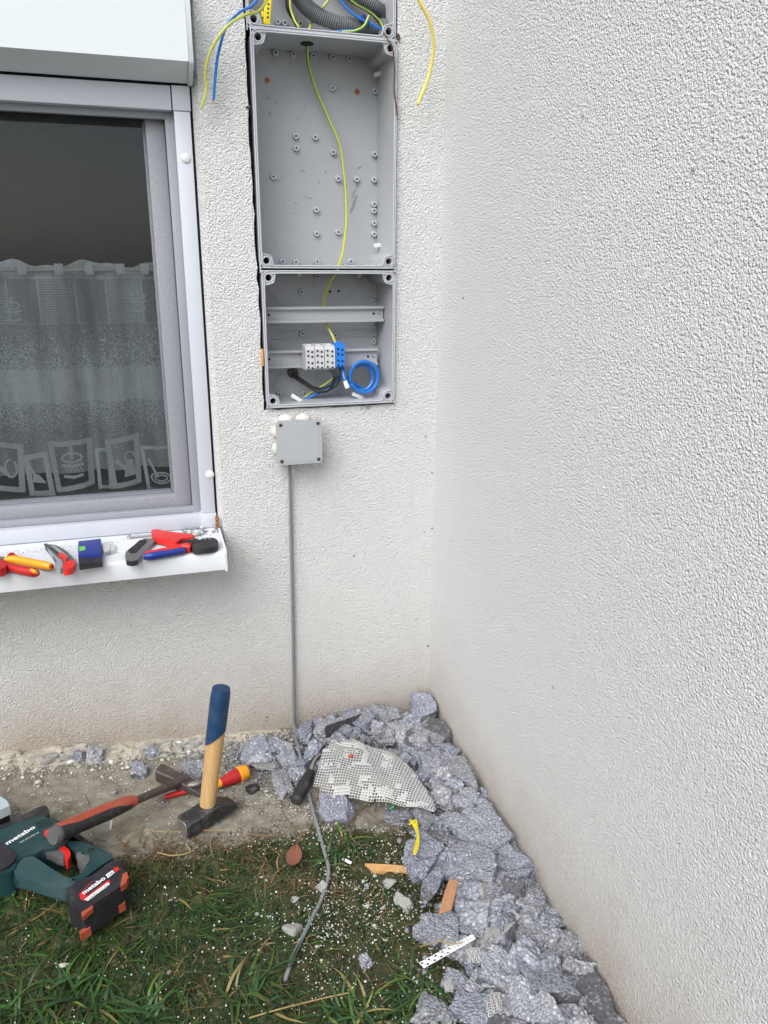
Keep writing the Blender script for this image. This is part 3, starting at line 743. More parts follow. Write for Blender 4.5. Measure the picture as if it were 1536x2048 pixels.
mid_b = [(551, 95), (587, 98), (627, 102), (666, 105), (699, 108), (665, 176), (751, 182), (592, 272), (631, 274), (593, 296), (667, 304), (750, 308),
         (547, 353), (677, 357), (714, 358), (749, 359), (749, 408), (749, 421), (749, 446), (749, 468), (633, 419), (634, 467), (677, 464),
         (566, 523), (592, 524), (635, 523), (702, 523)]
e_mid, YB = enclosure('electrical_enclosure', -.4035, 1.2215, -.1085, 1.659, -.008, .118, 'tall middle grey enclosure, empty but for one yellow and green wire', mid_b, crosses=[(535, 160), (715, 183)])
low_b = [(603, 584), (748, 597), (749, 650), (749, 667), (748, 683), (605, 667), (671, 671), (559, 789), (609, 787), (672, 784), (748, 733), (636, 547)]
e_low, _ = enclosure('electrical_enclosure', -.4005, .9285, -.1075, 1.2165, -.008, .118, 'lowest grey enclosure with rails, terminal blocks and a blue wire coil', low_b)
top_b = [(556, 43), (570, 45), (601, 47)]
e_top, _ = enclosure('electrical_enclosure', -.4085, 1.6625, -.1085, 2.02, .004, .105, 'topmost grey enclosure full of corrugated conduit, cut by the frame top', top_b)
# round cable entries, ink marks, clips in the middle enclosure
p = U(614, 87, 1, .09)
p = U(614, 87, 2, 1.6522)
mb = MB(); mb.cyl((p.x, p.y, 1.6505), (p.x, p.y, 1.6545), .013, seg=24); mb.build('cable_entry', 'hole', e_mid)
def clip(px, py, ang, L, y0, par, dark=True):
    p = U(px, py, 1, y0); Mr = Matrix.Rotation(R(ang), 4, 'Y')
    mb = MB(); mb.box((p.x, y0, p.z), (L, .010, .009), .002, Mr); o = mb.build('lid_clip', 'whiteplastic', par)
    q = Mr @ Vector((L * .38, -.0055, .001)); mb = MB(); mb.cyl(p + q, p + q + Vector((0, -.0012, 0)), .0016, seg=10); mb.build('clip_screw', 'screw', o)
clip(757, 148, -20, .020, .085, e_mid); clip(756, 491, -4, .020, .085, e_mid)
clip(594, 797, 34, .030, .03, e_low); clip(716, 792, 26, .030, .03, e_low); clip(597, 549, 0, .010, .09, e_low); clip(718, 551, -4, .010, .09, e_low)
text_mesh('YALCAVV2', U(703, 427, 1, YB), Vector((.38, 0, .92)), Vector((-.92, 0, .38)), .040, 'printed_mark', 'ink', e_mid, ext=.0006)
text_mesh('CVCO -22', U(706, 396, 1, YB), Vector((.42, 0, .90)), Vector((-.90, 0, .42)), .030, 'printed_mark', 'ink', e_mid, ext=.0006)
# scuffs scratched in the middle box floor
mb = MB()
for k in range(26):
    x = random.uniform(-.37, -.15); z = random.uniform(1.26, 1.58); a = random.uniform(-1.2, 1.2); L = random.uniform(.003, .011)
    mb.box((x, YB - .0006, z), (L, .0006, .0005), 0, Matrix.Rotation(a, 4, 'Y'))
o = mb.build('scuff_marks', 'ink', e_mid); o['kind'] = 'stuff'
# moulded lines in the lower box floor
def ln(a, b, wd=.0008):
    mb = MB(); p = U(*a, 1, YB - .0005); q = U(*b, 1, YB - .0005); mb.tube([p, q], wd, 5, raw=True); mb.build('moulded_rib', 'encl', e_low)
for a, b in (((628, 545), (628, 612)), ((643, 545), (643, 612)), ((540, 664), (620, 660)), ((670, 661), (750, 657)), ((540, 679), (620, 677)), ((656, 678), (750, 672)), ((540, 788), (568, 735)), ((683, 611), (725, 557)), ((700, 755), (725, 775)), ((606, 648), (620, 661)), ((646, 735), (646, 775)), ((632, 735), (632, 775)), ((533, 578), (552, 597)), ((552, 597), (556, 606)), ((556, 606), (570, 612))): ln(a, b)
for q in ((660, 583), (677, 582)):
    p = U(*q, 1, YB); mb = MB(); mb.cyl((p.x, YB - .0008, p.z), (p.x, YB + .001, p.z), .003, seg=12); mb.build('drilled_hole', 'hole', e_low)
# DIN rails
def rail(pyt, pyb, pxr, y0, label):
    a = U(640, pyt, 1, y0); b = U(640, pyb, 1, y0); xr = U(pxr, (pyt + pyb) / 2, 1, y0).x; xl = -.391
    t = thing('mounting_rail', ((xl + xr) / 2, y0, b.z), label, 'rail', 'grey mounting rails in the lowest enclosure')
    zt, zb = a.z, b.z; h = .006
    P = [(y0, zt), (y0, zt - h), (y0 + .009, zt - h), (y0 + .009, zb + h), (y0, zb + h), (y0, zb), (y0 + .0015, zb), (y0 + .0015, zb + h - .0015), (y0 + .0105, zb + h - .0015), (y0 + .0105, zt - h + .0015), (y0 + .0015, zt - h + .0015), (y0 + .0015, zt)]
    mb = MB(); prof(mb, P, xl, xr); mb.build('rail_profile', 'encl', t)
    zc = (zt + zb) / 2
    for xx, m_ in ((xl + .012, 'hole'), (xr - .022, 'hole'), (xr - .009, 'screw')):
        mb = MB(); mb.cyl((xx, y0 + .0075, zc), (xx, y0 + .0095, zc), .0026, seg=12); mb.build('rail_screw' if m_ == 'screw' else 'rail_slot', m_, t)
    mb = MB(); mb.box(((xr - .012), (y0 + YB) / 2 + .006, zc), (.012, YB - y0 - .014, .016)); mb.box(((xl + .016), (y0 + YB) / 2 + .006, zc), (.012, YB - y0 - .014, .016)); mb.build('rail_support', 'encl', t)
    return t, y0, zt, zb
rail(613, 645, 768, .045, 'upper empty grey mounting rail in the lowest enclosure')
_, RY, RZT, RZB = rail(699, 734, 756, .062, 'lower mounting rail carrying the grey and blue terminal blocks')
# terminal blocks
def terminal(px0, px1, label, blue=False):
    a = U(px0, 700, 1, .018); b = U(px1, 700, 1, .018); zt = U(650, 694 if not blue else 691, 1, .018).z; zb = U(650, 738 if not blue else 736, 1, .018).z
    xa, xb = a.x, b.x; m_ = 'termblue' if blue else 'termgrey'
    t = thing('terminal_block', ((xa + xb) / 2, .02, zb), label, 'terminal block', 'terminal blocks clipped on the lower rail')
    mb = MB(); P = [(.018, zb + .002), (.018, zt - .005), (.026, zt + .002), (.062, zt + .004), (.062, zb - .003), (.026, zb - .003)]
    prof(mb, P, xa + .0004, xb - .0004)
    mb.box(((xa + xb) / 2, .034, zt + .003), ((xb - xa) * .45, .014, .006), .001)
    mb.build('block_body', m_, t)
    w_ = xb - xa
    for r_ in range(4):
        for c_ in range(2):
            x = xa + w_ * (.28 + .44 * c_); z = zt - .006 - (zt - zb - .009) * ([.06, .32, .68, .95][r_] + .05 * c_)
            mb = MB(); mb.cyl((x, .0172, z), (x, .0185, z), .0024, seg=12); mb.build('terminal_hole', 'hole', t)
terminal(611, 629.5, 'grey terminal block at the left end of the row'); terminal(630, 648.5, 'grey terminal block second from the left end of the row'); terminal(649, 670.5, 'grey terminal block touching the blue one'); terminal(671, 690, 'bright blue terminal block at the right end of the row', True)

# ================================================================== wires (each a thing)
YG = [0, 0, 0, 1, 1, 0, 0, 0]
def wire(name, pts, r, mats, label, cat='wire', stripe=None, seg=8, twist=0, group=None, res=8, tip=False):
    P = []
    for p in pts: P.append(U(p[0], p[1], 1, p[2]) if len(p) == 3 else Vector(p[:3]))
    mb = MB(); mb.tube(P, r, seg, res, stripe=stripe, twist=twist)
    o = centred(mb, name, mats); tag(o, label, cat, group)
    if tip:
        d = (P[-1] - P[-2]).normalized(); mb = MB(); mb.cyl(P[-1], P[-1] + d * .004, r * .5, seg=8)
        mb.build('bare_copper_end', 'brass', o)
    return o
wire('earth_wire', [(-.309, .06, 1.675)], .0028, ['wyellow'], '') if False else None
wire('earth_wire', [(614, 80, .045), (614, 92, .058), (616, 125, .075), (630, 175, .088), (656, 235, .086), (679, 290, .08), (688, 350, .075), (692, 400, .07), (692, 450, .06), (685, 505, .035), (677, 532, .004), (671, 545, .012), (657, 570, .05), (648, 605, .075), (650, 640, .075), (665, 672, .06), (674, 692, .04)],
     .0030, ['wyellow', 'wgreen'], 'long yellow and green wire curving down through the middle enclosure', stripe=YG, twist=.012)
wire('loose_wire', [(530, -25, -.04), (505, 10, -.05), (478, 25, -.05), (452, 55, -.045), (436, 110, -.035), (430, 160, -.03), (427, 200, -.028)], .0028, ['wblue'], 'blue wire hanging over the wall left of the top enclosure', tip=True)
wire('loose_wire', [(545, -20, -.03), (520, 20, -.04), (490, 30, -.05), (455, 52, -.055), (422, 100, -.045), (410, 150, -.035), (413, 178, -.032), (403, 215, -.03)], .0027, ['wyellow', 'wgreen'], 'pale green and yellow wire ending beside the blue one', stripe=YG, tip=True)
wire('loose_wire', [(815, -50, -.07), (838, 0, -.07), (860, 45, -.065), (867, 95, -.055), (858, 150, -.045), (836, 208, -.04)], .0037, ['wyellow2', 'wyellow'], 'thick plain yellow wire hanging on the right of the enclosures', tip=True)
wire('loose_wire', [(768, 66, .0), (777, 80, -.016), (786, 100, -.016), (789, 140, -.013), (788, 180, -.013), (793, 215, -.014), (794, 232, -.012)], .0016, ['wbrown'], 'thin brown wire over the right rim of the middle enclosure', tip=True)
# top enclosure contents
def conduit(pts, r, label):
    P = [U(p[0], p[1], 1, p[2]) for p in pts]; L = sum((P[i + 1] - P[i]).length for i in range(len(P) - 1)); n = int(L / .0044)
    mb = MB(); mb.tube(P, lambda t: r * (1 + .13 * math.sin(t * n * 2 * math.pi)), 16, max(6, int(n * 6 / (len(P) - 1))))
    o = centred(mb, 'corrugated_conduit', 'conduit'); tag(o, label, 'conduit', 'corrugated conduits in the top enclosure')
conduit([(560, -60, .075), (598, -5, .065), (620, 20, .055), (650, 38, .045), (690, 50, .04), (730, 54, .04), (775, 55, .045)], .0145, 'grey corrugated conduit sweeping along the top enclosure bottom from the left')
conduit([(640, -75, .08), (700, -15, .08), (735, 3, .07), (762, 22, .065), (772, 45, .062), (770, 62, .06)], .013, 'grey corrugated conduit bending down inside the right end of the top enclosure')
wire('black_sleeve', [(575, -30, .05), (576, 15, .055), (590, 42, .055), (597, 60, .035)], .0045, ['wblack'], 'black sleeved wire at the left of the top enclosure')
wire('earth_wire', [(583, -30, .045), (580, 10, .045), (588, 38, .04), (598, 55, .02)], .0022, ['wyellow', 'wgreen'], 'yellow green wire running beside the black sleeve', stripe=YG)
wire('earth_wire', [(665, -10, .07), (648, 12, .075), (632, 28, .08), (618, 60, .05), (616, 76, .05)], .0027, ['wyellow', 'wgreen'], 'olive yellow wire passing behind the left conduit', stripe=YG)
wire('neutral_wire', [(672, -20, .03), (690, 12, .025), (715, 34, .018), (745, 50, .014), (768, 61, .012)], .0030, ['wblue'], 'blue wire slanting down across the conduit')
wire('neutral_wire', [(665, 64, .012), (690, 61, .01), (722, 58, .016), (738, 36, .022)], .0022, ['wblue'], 'short blue wire lying on the conduit bottom')
wire('earth_wire', [(684, 64, .010), (710, 62, .005), (728, 52, .006), (738, 32, .012)], .0026, ['wyellow', 'wgreen'], 'short yellow wire hooked over the conduit', stripe=YG)
wire('live_wire', [(680, -15, .02), (705, 5, .022), (735, 22, .03), (755, 40, .03), (768, 60, .022)], .0027, ['wblack'], 'black wire over the right conduit of the top enclosure')
wire('earth_wire', [(690, -10, .012), (712, 8, .014), (740, 24, .02), (760, 42, .02), (769, 60, .014)], .0022, ['wgreen', 'wyellow'], 'dark green wire following the black wire', stripe=YG)
mb = MB(); p = U(730, 35, 1, .028)
for k in range(5): mb.box(p + Vector((random.uniform(-.009, .009), random.uniform(-.004, .004), random.uniform(-.006, .006))), (.012, .007, .009), .002, Matrix.Rotation(k * .7, 4, 'Y'))
o = centred(mb, 'wire_connector', 'bluegrip'); tag(o, 'dark blue wire connector amid the wires of the top enclosure', 'connector')
p = U(534, 25, 1, .03); t = thing('terminal_strip', p, 'yellow terminal strip with four holes in the top enclosure', 'terminal block')
Mr = Matrix.Rotation(R(6), 4, 'Y'); mb = MB(); mb.box(p, (.0135, .014, .044), .0015, Mr); mb.box(p + Vector((-.008, .002, -.004)), (.007, .010, .010), .001, Mr); mb.build('strip_body', 'yplastic', t)
for k in range(4):
    q = p + (Mr @ Vector((.001, -.0072, -.010 + k * .0075))); mb = MB(); mb.cyl(q, q + Vector((0, .001, 0)), .0021, seg=10); mb.build('terminal_hole', 'hole', t)
# lower enclosure wires
p = U(587, 746, 1, YB - .012); mb = MB(); mb.cyl((p.x, YB + .0, p.z), (p.x, YB - .014, p.z), .0125, .0115, 20); o = mb.build('cable_gland', 'wblack', e_low)
for k, (dx, dy) in enumerate(((0, 0), (5, 4), (-4, 5))):
    wire('live_wire', [(587 + k, 746 + dy * .4, YB - .01), (594 + dx * .3, 752 + dy, .07), (612, 765 + dy, .05), (632 + dx * .3, 776 + dy * 1.2, .035), (652, 775 + dy * 1.6, .028), (668 + dx, 765 + dy * 1.3, .025), (674 + dx * 1.6, 750, .025), (668 + dx * 2.2, 738, .03)], .0027, ['wblack'],
         ['black wire looping from the gland to the terminals, uppermost', 'black wire looping from the gland, rightmost at the terminals', 'black wire looping from the gland, lowest of the three'][k])
wire('earth_wire', [(606, 799, .06), (618, 788, .06), (640, 775, .055), (660, 762, .05), (675, 745, .04), (679, 737, .03)], .0025, ['wyellow', 'wgreen'], 'yellow green wire under the black loop', stripe=YG)
wire('neutral_wire', [(608, 799, .055), (622, 793, .055), (645, 783, .05), (668, 768, .045), (680, 752, .035), (684, 737, .03)], .0036, ['wblue'], 'blue wire under the black loop')
wire('neutral_wire', [(615, 799, .06), (632, 788, .06), (655, 773, .055), (676, 757, .05), (688, 738, .04)], .0033, ['wblue'], 'second blue wire under the black loop, nearer the coil')
coil = [(684, 737, .035), (688, 755, .02), (694, 770, .015)]
def circ(cx, cz, rx, rz, a0, a1, y0, y1, n):
    return [(cx + rx * math.cos(R(a0 + (a1 - a0) * k / n)), cz - rz * math.sin(R(a0 + (a1 - a0) * k / n)), y0 + (y1 - y0) * k / n) for k in range(n + 1)]
cp = coil + circ(728, 754, 28, 31, 215, 360 + 215, .015, .03, 14) + circ(722, 755, 24, 26, 235, 235 + 330, .03, .042, 12) + circ(732, 752, 26, 27, 220, 500, .045, .06, 9)
wire('neutral_cable', cp, .0043, ['wblue'], 'thick blue wire wound in a coil right of the terminals', 'wire', res=5)
a = U(690, 762, 1, .013); b = U(695, 776, 1, .010); mb = MB(); mb.cyl(a, b, .0052, seg=14); o = centred(mb, 'wire_marker', 'white'); tag(o, 'small white marker sleeve on the blue coil', 'wire label')
# bracket and debris next to the boxes
mb = MB(); p = U(524, 715, 1, .0); mb.box((p.x, .004, p.z), (.006, .02, .036), .001); o = centred(mb, 'wood_wedge', 'splint'); tag(o, 'small wooden wedge in the gap left of the lowest enclosure', 'wedge')
mb = MB()
for k in range(7): 
    p = U(718 + random.uniform(0, 22), 812 + random.uniform(0, 7), 1, .0); mb.sphere((p.x, .001, p.z), random.uniform(.002, .005), 1, (1.3, .6, .8))
o = centred(mb, 'foam_residue', 'mortar'); tag(o, 'crumbly grey filler below the lowest enclosure', 'filler', kind='stuff')
mb = MB(); p = U(496, 214, 1, -.003); mb.box(p, (.008, .006, .003), .0005); mb.box(p + Vector((.003, 0, 0)), (.002, .005, .006), .0005); o = centred(mb, 'metal_clip', 'darksteel'); tag(o, 'small dark metal clip on the left edge beside the middle enclosure', 'clip')
mb = MB(); p = U(797, 75, 1, -.003); mb.box(p, (.005, .006, .010), .0008); mb.box(p + Vector((-.003, -.002, .004)), (.006, .004, .003), .0005); o = centred(mb, 'metal_clip', 'darksteel'); tag(o, 'small dark metal clip at the right edge between top and middle enclosures', 'clip')

for e_, xa, xb, zb in ((e_mid, -.39, -.13, 1.2285), (e_low, -.385, -.13, .9355)):
    mb = MB()
    for k in range(60): mb.sphere((random.uniform(xa, xb), random.uniform(.01, .10), zb + .001), random.choice([.0005, .0008, .0012]), 1, (1.3, 1, .5), mi=random.choice([0, 1]))
    o = mb.build('drilling_dust', ['mortar', 'rubber'], e_); o['kind'] = 'stuff'

# ================================================================== small junction box and its cable
jb = thing('junction_box', (-.338, 0, .8085), 'small square grey junction box with closed lid and four corner screws', 'junction box')
jx0, jx1, jz0, jz1 = -.3885, -.2883, .8085, .9060
mb = MB(); mb.prism(rrect(jx0 + .002, jz0 + .002, jx1 - .002, jz1 - .002, .006), 0.0, .040, .0015, M=XZ); mb.build('box_body', 'jbox', jb)
mb = MB(); mb.prism(rrect(jx0, jz0, jx1, jz1, .007), .0405, .052, .003, M=XZ, seg=3); mb.build('lid', 'lid', jb)
mb = MB(); mb.prism(rrect(jx0 + .006, jz0 + .006, jx1 - .006, jz1 - .006, .004), .0515, .0527, .0006, M=XZ); mb.build('lid_panel', 'lid', jb)
for sx_ in (jx0 + .0095, jx1 - .0085):
    for sz_ in (jz0 + .0085, jz1 - .0085):
        mb = MB(); mb.cyl((sx_, -.0520, sz_), (sx_, -.0532, sz_), .0042, seg=14); o = mb.build('lid_screw', 'greyrub', jb)
        mb = MB(); mb.cyl((sx_, -.0530, sz_), (sx_, -.0535, sz_), .0023, seg=10); mb.build('screw_slot', 'hole', o)
for gx in (-.361, -.323):
    mb = MB()
    mb.sphere((gx, -.021, jz1 - .002), .0175, 3, (1, 1, .62)); mb.sphere((gx, -.021, jz1 + .004), .009, 3, (1, 1, .7))
    mb.build('grommet', 'grommet', jb)
for gz in (.877, .838):
    mb = MB()
    mb.sphere((jx0 + .002, -.021, gz), .0145, 3, (.55, 1, 1)); mb.sphere((jx0 - .002, -.021, gz), .008, 3, (.7, 1, 1))
    mb.build('grommet', 'grommet' if gz > .85 else 'jbox', jb)
text_mesh('CE', Vector((-.343, -.0528, .857)), (1, 0, 0), (0, 0, 1), .007, 'moulded_mark', 'jbox', jb)
cab = [U(579, 925, 1, -.018), U(580, 960, 1, -.010), U(582, 1060, 1, -.007), U(585, 1200, 1, -.007), U(587, 1330, 1, -.007), U(588, 1420, 1, -.010), U(590, 1462, 1, -.02)]
gp = [(596, 1492, .03), (606, 1540, .012), (612, 1570, .010), (622, 1605, .009), (634, 1650, .008), (648, 1700, .008), (657, 1735, .010), (654, 1765, .010), (640, 1805, .008), (622, 1840, .008), (600, 1885, .010), (582, 1925, .010), (570, 1962, .004)]
cab += [G(*p) for p in gp]
mb = MB(); mb.tube(cab, .0038, 12, 6); o = centred(mb, 'power_cable', 'cable'); tag(o, 'grey cable running down the wall from the junction box and out over the grass', 'cable')

# ================================================================== tools on the sill
def chaikin(P, k=1):
    for _ in range(k):
        Q = []
        for i in range(len(P)):
            a, b = P[i], P[(i + 1) % len(P)]; Q += [(a[0] * .78 + b[0] * .22, a[1] * .78 + b[1] * .22), (a[0] * .22 + b[0] * .78, a[1] * .22 + b[1] * .78)]
        P = Q
    return P
def SP(pts, dz): return [tuple(S(x, y, dz))[:2] for x, y in pts]
def slab(mb, pts, h0, h1, bevel, mi=0, seg=2):
    """traced outline lying on the sill, bottom h0 and top h1 above it"""
    P = SP(pts, h1); zc = .6553 + (sum(p[1] for p in P) / len(P) - .05) * .033
    mb.prism(P, zc + h0, zc + h1, bevel, mi, seg=seg)
def spart(name, mat, parent, pts, h0, h1, bevel=.002, seg=2):
    h0 *= .72; h1 *= .72
    mb = MB(); slab(mb, pts if bevel < .0016 else chaikin(pts, 2), h0, h1, bevel, 0, seg); return mb.build(name, mat, parent)
def zoomA(pts): return [(x / 6.4, 1040 + y / 6.4) for x, y in pts]
def zoomB(pts): return [(220 + x / 5.908, 1030 + y / 5.908) for x, y in pts]
def fat(mb, pts, radii, flat=1.0, mi=0, seg=14, res=6): mb.tube(pts, 1, seg, res, mi, radii=radii, flat=flat)
# pliers (two red and amber handles, jaws out of frame)
t = thing('pliers', S(20, 1125), 'insulated pliers with red and amber handles at the left edge of the sill', 'pliers')
mb = MB(); fat(mb, [S(*p, .010) for p in zoomA([(60, 520), (160, 510), (300, 530), (450, 560), (580, 585), (660, 600)])], [.008, .0112, .0108, .0108, .0112, .008], .8); mb.build('amber_grip', 'yellow', t)
mb = MB(); fat(mb, [S(*p, .011) for p in zoomA([(560, 560), (610, 568), (655, 585), (672, 600)])], [.003, .0055, .006, .003], .8); mb.build('grip_tip', 'red', t)
mb = MB(); fat(mb, [S(*p, .009) for p in zoomA([(60, 580), (150, 615), (250, 640), (350, 660), (440, 675), (485, 680)])], [.008, .0105, .0112, .0112, .0108, .007], .8); mb.build('red_grip', 'red', t)
mb = MB(); fat(mb, [S(*p, .0135) for p in zoomA([(365, 640), (420, 655), (470, 672)])], [.004, .0065, .004], .7); mb.build('grip_tip', 'yellow', t)
mb = MB(); slab(mb, zoomA([(-260, 520), (-100, 490), (40, 500), (90, 540), (80, 600), (0, 635), (-150, 630)]), .002, .018, .004); mb.build('joint_cover', 'red', t)
mb = MB(); slab(mb, zoomA([(-120, 470), (0, 462), (75, 475), (60, 495), (-100, 505)]), .004, .014, .001); mb.build('jaw', 'steel', t)
mb = MB(); fat(mb, [S(*p, .010) for p in zoomA([(95, 470), (130, 440), (165, 435), (190, 460), (250, 475)])], [.002, .003, .0035, .003, .002]); mb.build('finger_guard', 'red', t)
# red utility knife
t = thing('utility_knife', S(120, 1110), 'grey utility knife with red slider and red butt on the sill', 'knife')
spart('knife_body', 'greyrub', t, zoomA([(560, 300), (690, 292), (830, 370), (920, 470), (960, 520), (955, 600), (860, 645), (760, 635), (700, 600), (720, 520), (640, 400), (590, 340)]), .001, .015, .003)
spart('grey_side', 'greylight', t, zoomA([(590, 330), (620, 350), (740, 480), (800, 520), (800, 632), (740, 625), (700, 590), (735, 530), (640, 400)]), .0, .0162, .002)
spart('grey_strip', 'greylight', t, zoomA([(640, 310), (690, 310), (880, 470), (860, 490), (780, 440)]), .010, .0165, .001)
spart('red_butt', 'bred', t, zoomA([(805, 540), (900, 510), (950, 495), (962, 530), (955, 600), (870, 640), (798, 636)]), .0, .0175, .003)
spart('slider', 'bred', t, zoomA([(735, 430), (770, 410), (830, 430), (865, 480), (850, 515), (815, 505)]), .012, .0205, .002)
spart('blade_holder', 'darksteel', t, zoomA([(560, 297), (600, 292), (720, 390), (760, 425), (740, 430), (640, 360)]), .010, .0168, .001)
# blue box with green vial
t = thing('blue_box', S(180, 1100), 'small dark blue box with a green window on the sill', 'box')
spart('box_case', 'black2', t, zoomA([(1000, 455), (1300, 440), (1312, 535), (1010, 577)]), .0, .016, .0012)
spart('blue_top', 'boxblue', t, zoomA([(1003, 262), (1290, 228), (1300, 440), (1000, 455)]), .0, .022, .0015)
spart('green_window', 'green', t, zoomA([(1012, 340), (1088, 330), (1092, 385), (1018, 398)]), .021, .0228, .0003)
spart('white_strip', 'white', t, zoomA([(1000, 432), (1150, 412), (1152, 430), (1004, 450)]), .021, .0226, .0003)
spart('clear_plug', 'clear', t, zoomA([(1310, 290), (1400, 272), (1410, 390), (1320, 405)]), .0, .012, .001)
# pale connector bits
mb = MB(); slab(mb, zoomA([(1412, 320), (1470, 310), (1480, 380), (1415, 400)]), 0, .008, .001); slab(mb, zoomA([(1330, 375), (1385, 370), (1388, 395), (1335, 400)]), .010, .0125, .0005)
o = centred(mb, 'wire_end_sleeves', 'clear'); tag(o, 'cloudy plastic sleeves beside the blue box', 'plastic part')
mb = MB(); slab(mb, zoomB([(90, 290), (400, 262), (300, 400), (180, 425), (100, 420), (20, 445)]), 0, .004, .001); o = centred(mb, 'plastic_scraper', 'whiteplastic'); tag(o, 'flat white plastic piece between the blue box and the silver knife', 'plastic part')
# silver knife
t = thing('folding_knife', S(265, 1100), 'silver utility knife with black inlay lying slanted on the sill', 'knife')
spart('knife_body', 'silver', t, zoomB([(175, 460), (230, 390), (400, 262), (500, 262), (545, 285), (500, 330), (390, 430), (355, 500), (330, 540), (250, 555), (185, 540)]), .0, .016, .004, 3)
spart('black_inlay', 'rubber', t, zoomB([(215, 420), (350, 290), (430, 278), (435, 300), (300, 445), (240, 450)]), .012, .0175, .0015)
spart('end_cap', 'black2', t, zoomB([(190, 520), (250, 510), (340, 515), (325, 540), (255, 556), (195, 545)]), .004, .0172, .001)
# crimping pliers
t = thing('crimping_pliers', S(360, 1090), 'crimping pliers with red and blue handles at the right end of the sill', 'pliers')
mb = MB(); fat(mb, [S(*p, .011) for p in zoomB([(405, 478), (500, 465), (600, 440), (720, 415), (850, 385), (940, 385)])], [.009, .0115, .0105, .0105, .0115, .0135], .7); mb.build('lower_handle', 'bred', t)
mb = MB(); fat(mb, [S(*p, .0105) for p in zoomB([(400, 492), (500, 486), (620, 464), (740, 445), (850, 420), (890, 412)])], [.008, .0112, .010, .009, .009, .006], .75); mb.build('blue_inlay', 'bluegrip', t)
mb = MB(); fat(mb, [S(*p, .010) for p in zoomB([(850, 385), (900, 388), (962, 392)])], [.011, .0125, .0120], .75); mb.build('handle_collar', 'bred', t)
spart('upper_handle', 'bred', t, zoomB([(482, 165), (560, 155), (640, 180), (960, 225), (1010, 240), (970, 268), (850, 275), (790, 330), (700, 310), (490, 255)]), .006, .024, .004, 3)
spart('head', 'rubber', t, zoomB([(965, 345), (1040, 300), (1110, 262), (1230, 262), (1280, 300), (1275, 360), (1200, 392), (970, 415)]), .002, .018, .003, 3)
spart('upper_arm', 'rubber', t, zoomB([(790, 290), (900, 268), (1010, 270), (1070, 300), (1040, 330), (930, 335), (800, 310)]), .006, .019, .003)
mb = MB(); 
for q in zoomB([(1130, 290), (1180, 285), (970, 290)]): p = S(*q, .018); mb.cyl(p, p + Vector((0, 0, .002)), .003, seg=12)
mb.build('rivet', 'steel', t)
# metal rod and bits, screws and clutter at the back
mb = MB(); mb.tube([S(*p, .005) for p in zoomB([(230, 265), (350, 250), (485, 235)])], .0026, 10, 2); mb.tube([S(*p, .006) for p in zoomB([(218, 270), (225, 258), (245, 252)])], .0042, 10, 2)
o = centred(mb, 'metal_rod', 'screw'); tag(o, 'thin shiny metal rod behind the silver knife', 'rod')
scr = []
for k in range(26):
    q = zoomB([(random.uniform(800, 1290), random.uniform(150, 240))])[0]; p = S(*q, .0025); a = random.uniform(0, 3.14); d = Vector((math.cos(a), math.sin(a), 0)) * random.uniform(.004, .009)
    mb = MB(); mb.cyl(p - d, p + d, .0014, .0010, 8); mb.cyl(p - d, p - d * 1.12, .0032, seg=8); o = centred(mb, 'screw', 'screw')
    tag(o, 'small shiny screw among the loose screws at the right end of the sill', 'screw', 'loose screws on the sill')
for q in ((940, 205), (1000, 232), (1085, 145)):
    p = S(*zoomB([q])[0], .005); mb = MB(); mb.sphere(p, .0055, 2, (1, 1, .8)); mb.cyl(p, p + Vector((.008, .002, 0)), .0028, .002, 8); o = centred(mb, 'wall_plug', 'clear')
    tag(o, 'cloudy plastic plug among the loose screws on the sill', 'wall plug', 'plastic plugs on the sill')
# grit on sill
mb = MB()
for k in range(420):
    px = random.uniform(0, 435); py = np.interp(px, [0, 431], [1104, 1060]) + abs(random.gauss(0, 12 if px < 200 else 16)); p = S(px, py, .0006)
    if p.y < -.12: continue
    mb.sphere(p, random.choice([.0005, .0006, .0008, .0011]), 1, (random.uniform(.6, 1.6), 1, .6), mi=random.choice([0, 0, 0, 0, 1]))
o = centred(mb, 'sill_grit', ['mortar', 'rubber']); tag(o, 'fine grit and crumbs scattered on the sill', 'grit', kind='stuff')

# ================================================================== things on the ground
# --- sledge hammer standing on its head
b0 = G(415, 1608, .045)
t = thing('sledge_hammer', (b0.x, b0.y, gh(b0.x, b0.y)), 'sledge hammer standing upright, wooden handle with dark blue end', 'hammer')
topp = U(443, 1372, 1, b0.y + .01)
ax = (topp - b0).normalized()
hb = b0 - ax * .015
mb = MB(); L = (topp - hb).length; blue_t = .60
mb.tube([hb + ax * L * k for k in (0, .2, .4, .62)], 1, 24, 6, radii=[.0165, .0175, .0182, .0190], flat=.86); mb.build('wooden_handle', 'handle', t, origin=hb)
# painted end with slanted lower edge
N = 24; vs = []; q = ax.to_track_quat('Z', 'Y'); rt = CM[0]; side = Vector((rt[0], rt[1], 0)).normalized(); side = (side - ax * side.dot(ax)).normalized(); fw = ax.cross(side)
rings = 10
for i in range(rings + 1):
    for j in range(N):
        a = 2 * math.pi * j / N; sd_ = math.cos(a)
        low = L * (.60 + .065 * sd_); hi_ = L * .985; u = i / rings
        h_ = low + (hi_ - low) * u
        r_ = np.interp(h_ / L, [.5, .7, .9, .985], [.0213, .0216, .0220, .0218])
        if i >= rings - 1: r_ *= (.97 if i == rings - 1 else .90)
        vs.append(hb + ax * h_ + side * (r_ * math.cos(a) * .90) + fw * (r_ * math.sin(a) * .90))
mb = MB(); fs = [(i * N + j, i * N + (j + 1) % N, (i + 1) * N + (j + 1) % N, (i + 1) * N + j) for i in range(rings) for j in range(N)]
